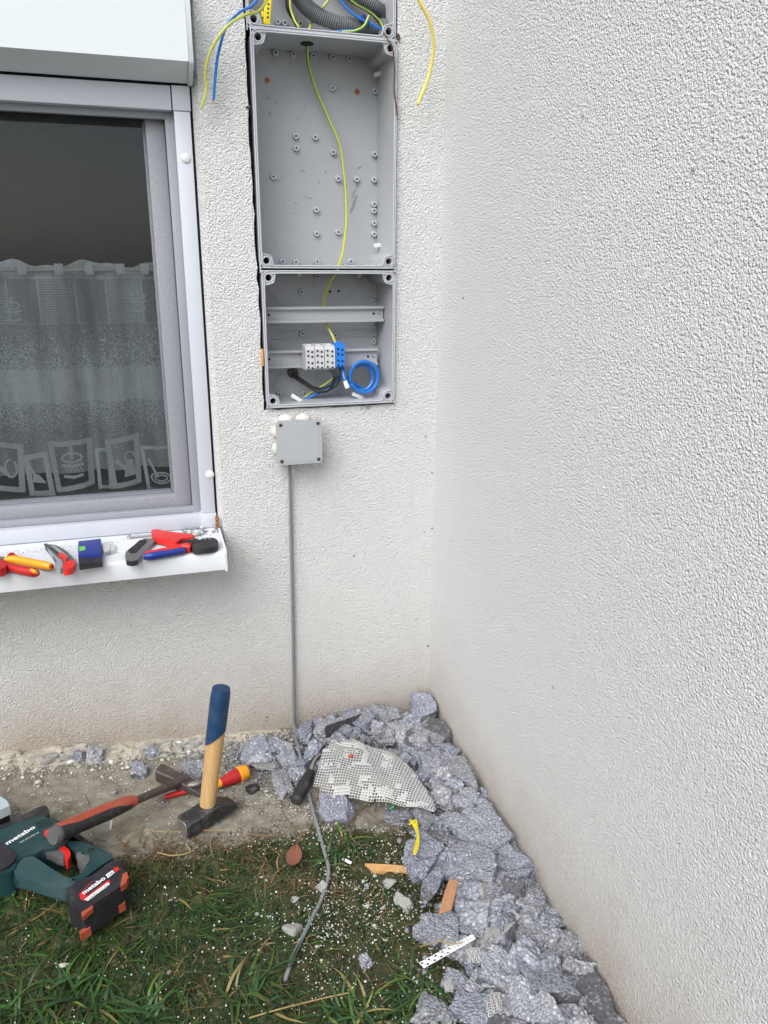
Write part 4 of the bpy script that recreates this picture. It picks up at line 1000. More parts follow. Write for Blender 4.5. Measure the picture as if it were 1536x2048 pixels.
mb.add(vs, fs, 0, True); mb.add([Vector(v) + ax * .0025 * 0 for v in vs[-N:]], [tuple(range(N))], 0, False)
mb.tube([hb + ax * L * .5, hb + ax * L * .97], .0183, 20, 1, mi=1, flat=.86)
mb.build('painted_end', ['navy', 'handle'], t)
# head: square block with chamfers, tapering to a peen at the far right
fa = G(380, 1636, .026); fb = G(478, 1588, .026)
dir_ = Vector((fb.x - fa.x, fb.y - fa.y, 0)).normalized(); zc = float(gh(b0.x, b0.y)) + .024; fa = Vector((b0.x, b0.y, zc)) - dir_ * .062; perp = Vector((-dir_.y, dir_.x, 0))
def ring(mb_, sections, mi=0, smooth=False):
    """sections: (distance along, half width, half height, z lift, chamfer)"""
    vs = []; 
    for (s_, hw, hh, dz, ch) in sections:
        c = fa + dir_ * s_ + Vector((0, 0, dz))
        for u, v in ((hw - ch, -hh), (hw, -hh + ch), (hw, hh - ch), (hw - ch, hh), (-hw + ch, hh), (-hw, hh - ch), (-hw, -hh + ch), (-hw + ch, -hh)):
            vs.append(c + perp * u + Vector((0, 0, v)))
    n = len(sections); f = [tuple(range(8))] + [tuple((n - 1) * 8 + k for k in reversed(range(8)))]
    for i in range(n - 1):
        for k in range(8): f.append((i * 8 + (k + 1) % 8, i * 8 + k, (i + 1) * 8 + k, (i + 1) * 8 + (k + 1) % 8))
    mb_.add(vs, f, mi, smooth)
mb = MB(); ring(mb, [(0, .017, .017, 0, .006), (.004, .021, .021, 0, .007), (.034, .0215, .0215, 0, .007), (.042, .0200, .020, 0, .004), (.062, .0205, .0205, 0, .004), (.078, .0200, .020, 0, .004), (.098, .0195, .014, -.004, .003), (.126, .0185, .0040, -.012, .002)])
mb.build('hammer_head', 'blackiron', t)
mb = MB(); ring(mb, [(-.0012, .0155, .0155, 0, .006), (.0006, .0165, .0165, 0, .006)]); mb.build('striking_face', 'steel', t)

# --- masonry hammer lying across the rotary hammer
t = thing('masonry_hammer', G(250, 1610), 'masonry hammer with orange and black rubber grip lying across the drill', 'hammer')
A0 = G(118, 1667, .078); A1 = G(268, 1603, .045); A2 = G(372, 1558, .022)
sh = [A0, A0.lerp(A1, .33), A0.lerp(A1, .66), A1, A1.lerp(A2, .5), A2]
mb = MB(); mb.tube([A0, A0.lerp(A1, .25), A0.lerp(A1, .6), A0.lerp(A1, .93)], 1, 16, 8, radii=[.019, .0165, .0168, .0135], flat=.9); mb.build('black_grip', 'rubber', t)
offv = Vector((-.12, .45, 1)).normalized() * .0062
mb = MB(); mb.tube([A0 + offv * .9, A0.lerp(A1, .3) + offv, A0.lerp(A1, .6) + offv * 1.0, A0.lerp(A1, .86) + offv * .6, A1 + offv * .1], 1, 14, 8, radii=[.0150, .0140, .0144, .0150, .0132], flat=.9); mb.build('orange_grip', 'orange', t)
mb = MB(); d = (A0 - A1).normalized(); mb.tube([A0 + d * -.006, A0 + d * .006, A0 + d * .014], 1, 16, 4, radii=[.0165, .0195, .0175], flat=.9); mb.build('butt_cap', 'greyrub', t)
mb = MB(); mb.tube([A0.lerp(A1, .95), A1.lerp(A2, .35), A1.lerp(A2, .75), A2], 1, 14, 8, radii=[.010, .0105, .0125, .015], flat=.8); mb.build('steel_shaft', 'darksteel', t)
h0 = G(318, 1545, .030); h1 = G(395, 1578, .014); fa = h0; dir_ = (h1 - h0).normalized(); perp = Vector((-dir_.y, dir_.x, 0)).normalized(); LL = (h1 - h0).length
mb = MB(); ring(mb, [(0, .0145, .0145, 0, .003), (.006, .0155, .0155, 0, .003), (.030, .0145, .0145, 0, .003), (.038, .012, .013, 0, .002), (LL * .62, .0145, .013, 0, .002), (LL * .85, .0145, .009, 0, .002), (LL + .02, .0145, .003, -.002, .001)])
mb.build('hammer_head', 'darksteel', t)
mb = MB(); ring(mb, [(-.0015, .0125, .0125, 0, .002), (.001, .0135, .0135, 0, .002)]); mb.build('striking_face', 'steel', t)
mb = MB(); p = G(388, 1568, .030); mb.sphere(p, .010, 2, (1.6, .8, .55)); mb.build('worn_spot', 'steel', t)

# --- insulated screwdriver
t = thing('screwdriver', G(410, 1570), 'red and yellow insulated screwdriver lying behind the sledge hammer', 'screwdriver')
B0 = G(436, 1568, .014); B1 = G(492, 1543, .016)
mb = MB(); mb.tube([B0, B0.lerp(B1, .25), B0.lerp(B1, .55), B0.lerp(B1, .75)], 1, 16, 6, radii=[.0085, .012, .016, .0175]); mb.build('red_grip', 'red', t)
mb = MB(); mb.tube([B0.lerp(B1, .60), B0.lerp(B1, .75), B1, B1 + (B1 - B0) * .08], 1, 16, 6, radii=[.0145, .0182, .0165, .008]); 
mb.build('yellow_grip', 'yellow', t)
mb = MB(); mb.tube([B0.lerp(B1, -.08), B0.lerp(B1, .08)], 1, 12, 3, radii=[.009, .010]); mb.build('yellow_collar', 'yellow', t)
mb = MB(); mb.tube([B0, G(400, 1576, .010), G(330, 1594, .009)], 1, 10, 4, radii=[.0065, .0058, .0058]); mb.build('insulated_shaft', 'red', t)
mb = MB(); mb.tube([G(332, 1593, .009), G(316, 1599, .008)], 1, 8, 3, radii=[.0035, .002]); mb.build('tip', 'steel', t)

# --- trowel with black handle
t = thing('trowel', G(605, 1580), 'trowel with a black handle, blade buried in the foam rubble', 'trowel')
C0 = G(592, 1600, .016); C1 = G(621, 1545, .028)
mb = MB(); mb.tube([C0 + (C0 - C1) * .05, C0, C0.lerp(C1, .2), C0.lerp(C1, .55), C0.lerp(C1, .9), C1], 1, 14, 6, radii=[.008, .0135, .013, .0145, .0115, .0105]); mb.build('black_handle', 'rubber', t)
mb = MB(); mb.tube([C1, G(628, 1522, .040), G(640, 1508, .045)], 1, 8, 4, radii=[.0045, .004, .004]); mb.build('tang', 'steel', t)
p = G(655, 1500, .045); mb = MB(); mb.prism([(p.x - .02, p.y - .01), (p.x + .05, p.y - .035), (p.x + .09, p.y + .02), (p.x + .02, p.y + .03)], p.z - .006, p.z - .004, .0005); mb.build('blade', 'steel', t)

# --- cordless rotary hammer
HS = .69
drill = thing('cordless_drill', G(110, 1720), 'dark green cordless rotary hammer lying on its side in the grass', 'power tool')
def zd(pts): return [(x / 5.486, 1580 + y / 5.486) for x, y in pts]
g0 = float(gh(-.86, -.30))
def dpoly(pts, z): return [tuple(U(x, y, 2, z))[:2] for x, y in zd(pts)]
def dpart(name, mat, pts, h0, h1, bevel=.005, par=None, seg=3):
    mb = MB(); mb.prism(chaikin(dpoly(pts, g0 + HS * h1), 2), g0 + HS * h0, g0 + HS * h1, bevel * .7, seg=seg); return mb.build(name, mat, par or drill)
dpart('motor_housing', 'teal', [(-420, 620), (0, 440), (340, 300), (480, 285), (560, 310), (700, 380), (780, 430), (760, 560), (600, 640), (470, 650), (400, 700), (200, 740), (150, 900), (-150, 950), (-420, 960)], -.005, .070, .012)
dpart('upper_shell', 'black2', [(-420, 420), (0, 400), (250, 270), (470, 165), (520, 180), (550, 260), (480, 300), (330, 335), (0, 480), (-420, 600)], -.005, .066, .010)
dpart('rear_shell', 'black2', [(560, 300), (700, 370), (1060, 620), (1000, 640), (760, 480), (640, 390)], .0, .062, .008)
dpart('gear_cover', 'black2', [(-420, 560), (0, 580), (100, 640), (180, 700), (170, 760), (60, 860), (-420, 1000)], .0, .078, .008)
dpart('front_strut', 'tealdust', [(200, 790), (300, 700), (380, 730), (560, 860), (720, 950), (830, 980), (830, 1030), (700, 1090), (500, 1040), (250, 960), (130, 900)], .030, .066, .008)
dpart('strut_side', 'teal', [(130, 880), (300, 945), (560, 1030), (760, 1060), (760, 1150), (620, 1120), (300, 1010), (140, 980)], .022, .048, .006)
dpart('grip', 'teal', [(720, 560), (900, 560), (1040, 620), (1200, 680), (1250, 740), (1180, 780), (1060, 860), (960, 940), (880, 990), (800, 1000), (780, 960), (870, 930), (940, 850), (980, 780), (930, 700), (830, 660), (760, 620)], .028, .066, .011)
dpart('grip_pad', 'greyrub', [(825, 700), (880, 670), (900, 710), (990, 710), (975, 800), (930, 830), (860, 760)], .03, .0675, .004)
tg = dpart('trigger', 'greyrub', [(470, 610), (560, 560), (620, 600), (720, 700), (700, 760), (620, 740), (540, 690), (480, 680)], .036, .060, .006)
dpart('trigger_edge', 'bred', [(570, 555), (630, 545), (770, 660), (775, 720), (740, 770), (705, 765), (720, 700), (640, 630)], .034, .064, .004, tg)
dpart('direction_switch', 'bred', [(480, 455), (560, 410), (590, 440), (590, 480), (520, 515), (485, 490)], .05, .0745, .003)
# vents
mb = MB()
for i in range(6):
    for j in range(4):
        x = 395 + i * 27 + j * 12; y = 355 - i * 9 + j * 20; p = U(x / 5.486, 1580 + y / 5.486, 2, g0 + HS * .0704); mb.cyl(p, p + Vector((0, 0, .0004)), .0019, seg=8)
mb.build('vent_holes', 'hole', drill)
mb = MB()
for x in (985, 1018): 
    for a, b in (((x, 640), (x - 14, 680)),): p = U(a[0] / 5.486, 1580 + a[1] / 5.486, 2, g0 + HS * .067); q = U(b[0] / 5.486, 1580 + b[1] / 5.486, 2, g0 + HS * .067); mb.tube([p, q], .0016, 6, raw=True)
mb.build('grip_slot', 'hole', drill)
bt = dpart('battery', 'black2', [(735, 1090), (850, 990), (1010, 940), (1230, 770), (1290, 790), (1400, 920), (1400, 980), (1330, 1050), (960, 1300), (890, 1330), (750, 1180)], .0, .078, .006)
dpart('battery_base', 'black2', [(745, 1180), (890, 1330), (1330, 1050), (1400, 990), (1410, 1040), (900, 1395), (740, 1220)], -.004, .062, .006, bt)
zt = g0 + HS * .0783
def DU(x, y, z=None): return U(x / 5.486, 1580 + y / 5.486, 2, zt if z is None else z)
def dflat(name, mat, pts, h0, h1, par):
    h0 *= HS; h1 *= HS; mb = MB(); mb.prism([tuple(DU(x, y, g0 + h1))[:2] for x, y in pts], g0 + h0, g0 + h1, 0); return mb.build(name, mat, par)
dflat('red_label', 'labelred', [(870, 1145), (900, 1105), (930, 1110), (950, 1165), (1180, 990), (1215, 1000), (1190, 1040), (935, 1215), (885, 1195)], .077, .0786, bt)
dflat('red_label', 'labelred', [(1245, 860), (1290, 840), (1310, 865), (1270, 905)], .077, .0786, bt)
mb = MB(); mb.tube([DU(900, 1110), DU(1025, 995)], .0007, 5, raw=True); mb.build('label_line', 'labelred', bt)
dflat('white_label', 'white', [(925, 1200), (960, 1175), (1180, 1015), (1205, 1030), (1170, 1060), (965, 1213)], .077, .0789, bt)
dflat('white_label', 'white', [(1160, 930), (1235, 878), (1258, 905), (1185, 965)], .077, .0787, bt)
def dtext(s, a, b, mat, par, z, off=.0, hs=None):
    A = DU(*a, z); B = DU(*b, z); d_ = B - A; up_ = Vector((-d_.y, d_.x, 0)).normalized()
    text_mesh(s, A, d_, up_, d_.length, 'lettering', mat, par, off, hs, ext=.0004)
dtext('metabo', (925, 1150), (1165, 975), 'white', bt, g0 + HS * .0786, .028, .0100)
dtext('CAS', (1190, 950), (1248, 908), 'ink', bt, g0 + HS * .0789, .02)
dtext('LiHD 5.5 Ah', (975, 1200), (1190, 1040), 'ink', bt, g0 + HS * .0791, .01, .0026)
zh = g0 + HS * .0702
dtext('metabo', (82, 605), (395, 415), 'white', drill, zh, .028, .0112)
dtext('KH 18 LTX 24', (225, 585), (430, 470), 'whiteplastic', drill, zh, .0, .0040)
# orange-red corner bumpers on the battery
for pts, h0, h1 in (([(1345, 920), (1390, 895), (1410, 950), (1380, 1020), (1320, 1060)], .062, .0795), ([(890, 1345), (1015, 1250), (1020, 1290), (900, 1395)], .064, .0775), ([(870, 1545), (985, 1480), (995, 1510), (885, 1580)], .0, .022), ([(1290, 1250), (1370, 1190), (1372, 1230), (1300, 1275)], .0, .024)):
    mb = MB(); mb.prism([tuple(DU(x, y, g0 + HS * h1))[:2] for x, y in pts], g0 + HS * h0, g0 + HS * h1, .002); mb.build('bumper', 'orange', bt)
# steel front fitting at frame edge
mb = MB(); p = DU(20, 880, g0 + HS * .06); mb.cyl(p, p + Vector((-.05, -.02, -.01)), .011, seg=16); mb.build('depth_stop', 'screw', drill)
mb = MB(); p = DU(-150, 780, g0 + HS * .035); q = DU(-700, 1020, g0 + HS * .035); mb.cyl(p, q, .036, .022, 24); mb.build('front_chuck', 'black2', drill)

# --- object cut by the left edge
t = thing('bristle_brush', G(-10, 1600), 'pale rounded tool end with dark bristles cut by the left edge above the drill', 'tool')
mb = MB(); P = [tuple(G(x, y, .05))[:2] for x, y in ((-60, 1565), (0, 1592), (14, 1603), (20, 1616), (0, 1625), (-60, 1640))]; zz = float(gh(P[1][0], P[1][1])); mb.prism(P, zz + .03, zz + .05, .005, seg=3); mb.build('pale_cap', 'teal2', t)
mb = MB()
for k in range(40):
    f = k / 39; a = G(-50 + 66 * f, 1638 - 12 * f, .032); mb.cyl(a, (a.x + random.uniform(-.002, .002), a.y + .004, gh(a.x, a.y)), .0016, seg=6)
mb.build('bristles', 'rubber', t)

# ================================================================== foam rubble heap
def cell_noise(P, s):
    """vectorised cellular distance, bead-like bumps"""
    Q = P * s; I = np.floor(Q); best = np.full(len(P), 9.0)
    for dx in (-1, 0, 1):
        for dy in (-1, 0, 1):
            for dz in (-1, 0, 1):
                C = I + np.array([dx, dy, dz])
                h = np.sin(C @ np.array([[127.1, 269.5, 113.5], [311.7, 183.3, 271.9], [74.7, 246.1, 124.6]])) * 43758.5453
                h = h - np.floor(h); D = np.sqrt((((C + .15 + .7 * h) - Q) ** 2).sum(1)); best = np.minimum(best, D)
    return best
def vn3(P, s, seed):
    return (vnoise(P[:, 0] + P[:, 2] * .37, P[:, 1] - P[:, 2] * .61, s, seed) + vnoise(P[:, 2] + P[:, 0] * .23, P[:, 1] + P[:, 0] * .71, s, seed + 5)) - 1
ICO = {}
def ico(sub):
    if sub not in ICO:
        bm = bmesh.new(); bmesh.ops.create_icosphere(bm, subdivisions=sub, radius=1); bm.verts.index_update()
        ICO[sub] = (np.array([v.co[:] for v in bm.verts]), np.array([[v.index for v in f.verts] for f in bm.faces])); bm.free()
    return ICO[sub]
def chunk_mesh(name, L, Wd, H, seed, cuts=0, mortar=False, sub=5, rough=1.0, yaw=None):
    r_ = np.random.default_rng(seed); D, Fc = ico(sub)
    planes = []
    for k, (ax_, h_) in enumerate(((0, L / 2), (0, L / 2), (1, Wd / 2), (1, Wd / 2), (2, H / 2), (2, H / 2))):
        nrm = r_.normal(0, .20, 3); nrm[ax_] += 1 if k % 2 == 0 else -1; nrm /= np.linalg.norm(nrm); planes.append((nrm, h_))
    for k in range(r_.integers(4, 8)):
        nrm = r_.normal(0, 1, 3); nrm[2] = nrm[2] * .7; nrm /= np.linalg.norm(nrm)
        ext = abs(nrm[0]) * L / 2 + abs(nrm[1]) * Wd / 2 + abs(nrm[2]) * H / 2; planes.append((nrm, ext * r_.uniform(.52, .80)))
    Nn = np.array([p[0] for p in planes]); dd = np.array([p[1] for p in planes])
    dots = D @ Nn.T; rr = np.where(dots > 1e-4, dd / np.maximum(dots, 1e-4), 1e9); who = rr.argmin(1); rad = rr.min(1)
    P = D * rad[:, None]
    kinds = np.zeros(len(planes), int)
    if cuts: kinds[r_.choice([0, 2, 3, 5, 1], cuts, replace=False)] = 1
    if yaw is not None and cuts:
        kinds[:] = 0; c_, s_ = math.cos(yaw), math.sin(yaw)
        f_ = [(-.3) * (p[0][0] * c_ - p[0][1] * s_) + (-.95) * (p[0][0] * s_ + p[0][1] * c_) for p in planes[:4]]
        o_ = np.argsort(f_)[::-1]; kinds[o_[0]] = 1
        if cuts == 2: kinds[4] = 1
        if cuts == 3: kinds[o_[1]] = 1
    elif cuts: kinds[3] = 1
    if mortar: kinds[4 if r_.random() < .08 else 2] = 2
    kv = kinds[who]; off = r_.uniform(0, 9, 3)
    size = (L * Wd * H) ** (1 / 3)
    torn = (kv == 0)
    disp = vn3(P + off, 1.1 / size * 3, seed % 50) * size * .06 * rough + vn3(P + off, 80, 3) * .0046 * rough + vn3(P + off, 36, 8) * .0074 * rough + vn3(P + off, 13, 9) * .004 * rough * min(1, size / .05)
    bead = (.5 - np.minimum(cell_noise(P + off, 235), .62)) * .0040
    if sub < 5: bead = bead * .7
    disp = np.where(torn, disp + bead, np.where(kv == 2, vn3(P + off, 90, 4) * .0008, 0) + .1 * disp)
    P = P + D * disp[:, None]
    me = bpy.data.meshes.new(name)
    me.vertices.add(len(P)); me.vertices.foreach_set('co', P.ravel()); me.loops.add(Fc.size); me.loops.foreach_set('vertex_index', Fc.ravel()); me.polygons.add(len(Fc))
    me.polygons.foreach_set('loop_start', np.arange(0, Fc.size, 3)); me.polygons.foreach_set('loop_total', np.full(len(Fc), 3))
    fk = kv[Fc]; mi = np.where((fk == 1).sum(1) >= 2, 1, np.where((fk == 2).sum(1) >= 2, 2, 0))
    me.update(); me.polygons.foreach_set('material_index', mi.astype(np.int32)); me.polygons.foreach_set('use_smooth', np.ones(len(Fc), bool))
    for m_ in ('foam', 'cut', 'mortar'): me.materials.append(MAT[m_])
    me.validate(); return me
CH = [  # x1,y1,x2,y2,width px, cuts, mortar, lift m, label
 (620, 1463, 716, 1436, 30, 1, 1, .050, 'flat plastered foam slab leaning at the back wall right of the cable'),
 (596, 1450, 622, 1478, 38, 0, 0, .030, 'round foam lump right behind the grey cable'),
 (735, 1403, 724, 1468, 50, 0, 0, .040, 'pointed foam chunk standing against the back wall, left of the corner'),
 (757, 1412, 786, 1446, 34, 0, 0, .045, 'foam chunk wedged between the pointed one and the corner'),
 (775, 1415, 799, 1432, 17, 0, 1, .070, 'small crescent of pale plaster on foam near the corner'),
 (838, 1398, 860, 1440, 48, 0, 0, .065, 'topmost foam chunk right in the wall corner'),
 (775, 1452, 832, 1478, 44, 0, 0, .040, 'foam chunk behind the top edge of the mesh sheet'),
 (805, 1497, 829, 1473, 30, 2, 0, .045, 'dark cut foam block beside the right upper mesh edge'),
 (828, 1450, 846, 1505, 42, 0, 0, .045, 'upright foam chunk below the corner one'),
 (856, 1484, 888, 1456, 46, 2, 0, .055, 'foam block with a dark cut side touching the right wall near the corner'),
 (882, 1496, 916, 1503, 18, 0, 1, .055, 'small tan plaster piece against the right wall'),
 (855, 1505, 888, 1562, 58, 0, 0, .040, 'broad foam chunk right of the mesh sheet'),
 (903, 1510, 950, 1585, 40, 1, 1, .055, 'long foam slab with a smooth grey top, tilted to the wall'),
 (940, 1528, 980, 1592, 42, 0, 0, .035, 'foam chunk between the tilted slab and the right wall'),
 (895, 1596, 955, 1602, 40, 0, 0, .040, 'foam chunk just right of the mesh sheet tip'),
 (962, 1575, 978, 1628, 40, 0, 0, .030, 'foam chunk against the right wall level with the mesh tip'),
 (638, 1616, 697, 1622, 48, 0, 0, .015, 'lone triangular foam piece right of the trowel handle'),
 (776, 1634, 832, 1636, 30, 1, 0, .012, 'flat foam block beside the green scrap'),
 (835, 1618, 862, 1660, 32, 1, 1, .025, 'grey streaked foam piece above the yellow wires'),
 (877, 1640, 922, 1655, 36, 0, 1, .035, 'foam piece with a mossy plaster face'),
 (848, 1664, 893, 1688, 36, 2, 0, .020, 'dark flat cut foam piece right of the yellow wires'),
 (950, 1640, 1026, 1692, 84, 0, 0, .040, 'largest flat foam slab with a plaster edge beside the right wall'),
 (822, 1748, 868, 1692, 50, 1, 1, .022, 'foam slab leaning by the end of the pale splinter'),
 (852, 1800, 888, 1712, 30, 0, 0, .020, 'narrow long foam slab left of the reddish splinter'),
 (900, 1712, 985, 1748, 66, 0, 1, .045, 'large foam chunk with curved plaster edge above the reddish splinter'),
 (915, 1768, 992, 1788, 52, 0, 0, .030, 'foam chunk right of the reddish splinter'),
 (1000, 1705, 1050, 1745, 60, 0, 0, .045, 'foam chunk below the largest slab at the right wall'),
 (1002, 1752, 1052, 1790, 58, 0, 1, .045, 'blocky foam chunk in the middle of the right heap'),
 (1062, 1765, 1098, 1803, 40, 1, 0, .030, 'dark sided foam piece touching the right wall midway down'),
 (1030, 1798, 1082, 1832, 58, 0, 0, .040, 'foam chunk below the blocky one'),
 (985, 1828, 1030, 1797, 40, 2, 0, .035, 'smooth dark foam wedge right of the blue strands'),
 (1082, 1806, 1118, 1828, 36, 0, 0, .035, 'foam lump against the right wall above the dark sided block'),
 (1080, 1856, 1120, 1838, 46, 1, 0, .030, 'grey foam block against the right wall, lower half'),
 (846, 1850, 908, 1866, 56, 0, 0, .015, 'triangular foam chunk at the left edge of the heap above the slotted strip'),
 (918, 1842, 980, 1868, 46, 0, 0, .025, 'foam chunk right of the triangular one'),
 (942, 1892, 1030, 1884, 48, 0, 1, .030, 'long foam chunk right of the slotted strip'),
 (1035, 1866, 1088, 1882, 42, 0, 0, .040, 'rounded foam chunk in the lower heap'),
 (1106, 1874, 1160, 1906, 50, 0, 0, .030, 'foam chunk on the lower right wall with bead texture'),
 (952, 1936, 1030, 1962, 62, 1, 0, .032, 'big foam chunk in the foreground above the white mesh scraps'),
 (1052, 1912, 1092, 1985, 54, 1, 0, .046, 'big foam chunk in the foreground, second from the wall'),
 (1112, 1962, 1206, 1984, 62, 2, 0, .034, 'dark rectangular foam block in the lower right corner of the heap'),
 (1122, 1925, 1190, 1934, 32, 0, 0, .055, 'crumbled foam on top of the dark rectangular block'),
 (922, 2008, 972, 2030, 46, 0, 1, .020, 'foam chunk low in the frame left of the mesh scrap'),
 (1015, 2002, 1112, 2034, 60, 0, 1, .030, 'plaster backed foam slab at the bottom of the heap'),
 (1118, 2006, 1168, 2050, 42, 1, 0, .025, 'foam piece at the bottom edge near the wall'),
 (896, 1962, 945, 1978, 34, 0, 1, .018, 'small plaster covered piece left of the big foreground chunk'),
 (970, 2044, 1020, 2056, 40, 2, 0, .020, 'dark smooth foam piece cut by the bottom edge'),
 (490, 1482, 528, 1532, 44, 0, 0, .014, 'foam chunk leftmost in the heap, behind the screwdriver end'),
 (530, 1492, 594, 1524, 46, 0, 0, .018, 'wide foam chunk left of the grey cable'),
 (375, 1528, 410, 1550, 30, 0, 0, .010, 'crumbling foam piece behind the hammer heads'),
 (558, 1545, 572, 1592, 28, 0, 0, .010, 'small foam piece left of the trowel handle'),
 (176, 1503, 206, 1510, 28, 0, 0, .012, 'lone foam lump by the wall base on the left'),
 (148, 1512, 166, 1514, 20, 0, 0, .008, 'tiny foam lump left of the lone lump at the wall base'),
 (262, 1543, 290, 1546, 22, 0, 0, .008, 'small foam crumb lump above the masonry hammer'),
 (285, 1502, 312, 1508, 20, 0, 0, .008, 'small foam lump at the wall base above the masonry hammer head'),
 (762, 1762, 786, 1768, 24, 0, 1, .008, 'rounded mortar lump below the pale splinter'),
 (790, 1798, 828, 1812, 24, 0, 1, .008, 'mortar lump in the grass left of the narrow slab'),
 (560, 1850, 598, 1858, 34, 0, 1, .010, 'pale mortar lump in the grass beside the cable'),
 (630, 1765, 652, 1775, 24, 0, 1, .010, 'pale mortar lump under the cable bend'),
 (575, 1795, 600, 1800, 14, 0, 1, .008, 'small pale mortar lump left of the cable in the grass'),
]
for k, (a, b, c_, d_, wpx, cuts, mort, lift, lab) in enumerate(CH):
    cx, cyy = (a + c_) / 2, (b + d_) / 2
    P0 = G(cx, cyy, lift); zz = P0.z
    p1 = U(a, b, 2, zz); p2 = U(c_, d_, 2, zz); v = p2 - p1
    ppm = F / ((P0 - Vector(CP)).length)
    Lm = max(math.hypot(c_ - a, d_ - b) / ppm * (1 + .25 * abs(d_ - b) / max(1, math.hypot(c_ - a, d_ - b))), .01) * 1.06; Wm = wpx / ppm * 1.06
    if not cuts and Lm > .03 and (k * 7) % 5 < 2: cuts = 1  # extra dark sides paint shade contrast between chunks, beyond the real cut faces
    Hm = min(Lm, Wm) * (.72 if not cuts else .8)
    if lift < .02: Hm = min(Hm, .045)
    is_m = 'mortar lump' in lab
    if is_m: Lm *= .68; Wm *= .72; Hm *= .6
    me = chunk_mesh('foam_chunk', Lm, Wm, Hm, 100 + k, cuts, bool(mort), 6 if Lm > .05 else (5 if Lm > .03 else 4), yaw=math.atan2(v.y, v.x))
    if is_m:
        me.materials.clear()
        for m_ in ('mortar', 'mortar', 'mortar'): me.materials.append(MAT[m_])
    o = bpy.data.objects.new('mortar_lump' if is_m else 'foam_chunk', me); COL.objects.link(o)
    z_ = max(P0.z - .004, float(gh(P0.x, P0.y)) + Hm * .30)
    ext = abs(math.cos(math.atan2(v.y, v.x))) * Lm / 2 + abs(math.sin(math.atan2(v.y, v.x))) * Wm / 2
    xx = min(P0.x, -ext * .80); ext2 = abs(math.sin(math.atan2(v.y, v.x))) * Lm / 2 + abs(math.cos(math.atan2(v.y, v.x))) * Wm / 2
    yy = min(P0.y, -ext2 * .80)
    o.location = (xx, yy, z_)
    o.rotation_euler = (random.uniform(-.25, .25), random.uniform(-.22, .22), math.atan2(v.y, v.x))
    tag(o, lab, 'mortar lump' if is_m else 'foam chunk', 'lumps of old mortar in the grass' if is_m else 'grey foam chunks in the heap')
# mound the chunks lie on
def seg_d(x, y, pts):
    best = np.full(np.shape(x), 9.0)
    for (ax_, ay), (bx, by) in zip(pts[:-1], pts[1:]):
        vx, vy = bx - ax_, by - ay; t_ = np.clip(((x - ax_) * vx + (y - ay) * vy) / (vx * vx + vy * vy), 0, 1)
        best = np.minimum(best, np.hypot(x - ax_ - t_ * vx, y - ay - t_ * vy))
    return best
HL = [tuple(G(*p))[:2] for p in ((500, 1520), (600, 1510), (700, 1490), (830, 1500), (900, 1560), (930, 1640), (960, 1740), (1000, 1820), (1050, 1930), (1090, 2040), (1150, 2150))]
HWd = .125
def mound(x, y):
    d = seg_d(x, y, HL); w_ = .075 + .06 * np.clip((np.asarray(x) + .45) / .25, 0, 1) + (vnoise(x, y, 14, 31) - .5) * .05
    k = np.clip(1 - d / w_, 0, 1); k = k * k * (3 - 2 * k)
    return k * (.018 + .022 * np.clip((np.asarray(x) + .45) / .3, 0, 1))
xs = np.arange(-.62, -.0005, .003); ys = np.arange(-1.15, -.0005, .003); X, Y = np.meshgrid(xs, ys); Mh = mound(X, Y)
Z = gh(X, Y) - .006 + Mh + np.where(Mh > .002, (vnoise(X, Y, 60, 32) - .5) * .022 + (vnoise(X, Y, 140, 33) - .5) * .008, 0)
idx = np.arange(X.size).reshape(X.shape); keep = (Mh[:-1, :-1] > .001)
Fq = np.stack([idx[:-1, :-1][keep], idx[:-1, 1:][keep], idx[1:, 1:][keep], idx[1:, :-1][keep]], 1)
V = np.stack([X.ravel(), Y.ravel(), Z.ravel()], 1)
def mesh_np(name, V, Fq, mats, mi=None, smooth=True):
    used = np.unique(Fq); mp = np.full(len(V), -1); mp[used] = np.arange(len(used)); V = V[used]; Fq = mp[Fq]; n = Fq.shape[1]
    me = bpy.data.meshes.new(name); me.vertices.add(len(V)); me.vertices.foreach_set('co', V.ravel()); me.loops.add(Fq.size)
    me.loops.foreach_set('vertex_index', Fq.ravel().astype(np.int32)); me.polygons.add(len(Fq)); me.polygons.foreach_set('loop_start', np.arange(0, Fq.size, n)); me.polygons.foreach_set('loop_total', np.full(len(Fq), n)); me.update()
    me.polygons.foreach_set('use_smooth', np.full(len(Fq), smooth))
    for m_ in mats: me.materials.append(MAT[m_])
    if mi is not None: me.polygons.foreach_set('material_index', mi.astype(np.int32))
    return me
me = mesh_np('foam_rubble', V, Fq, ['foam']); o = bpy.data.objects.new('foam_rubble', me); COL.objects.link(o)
o.data.materials[0] = MAT['cut']; tag(o, 'crushed dark grey foam rubble lying under the larger chunks', 'rubble', kind='stuff')
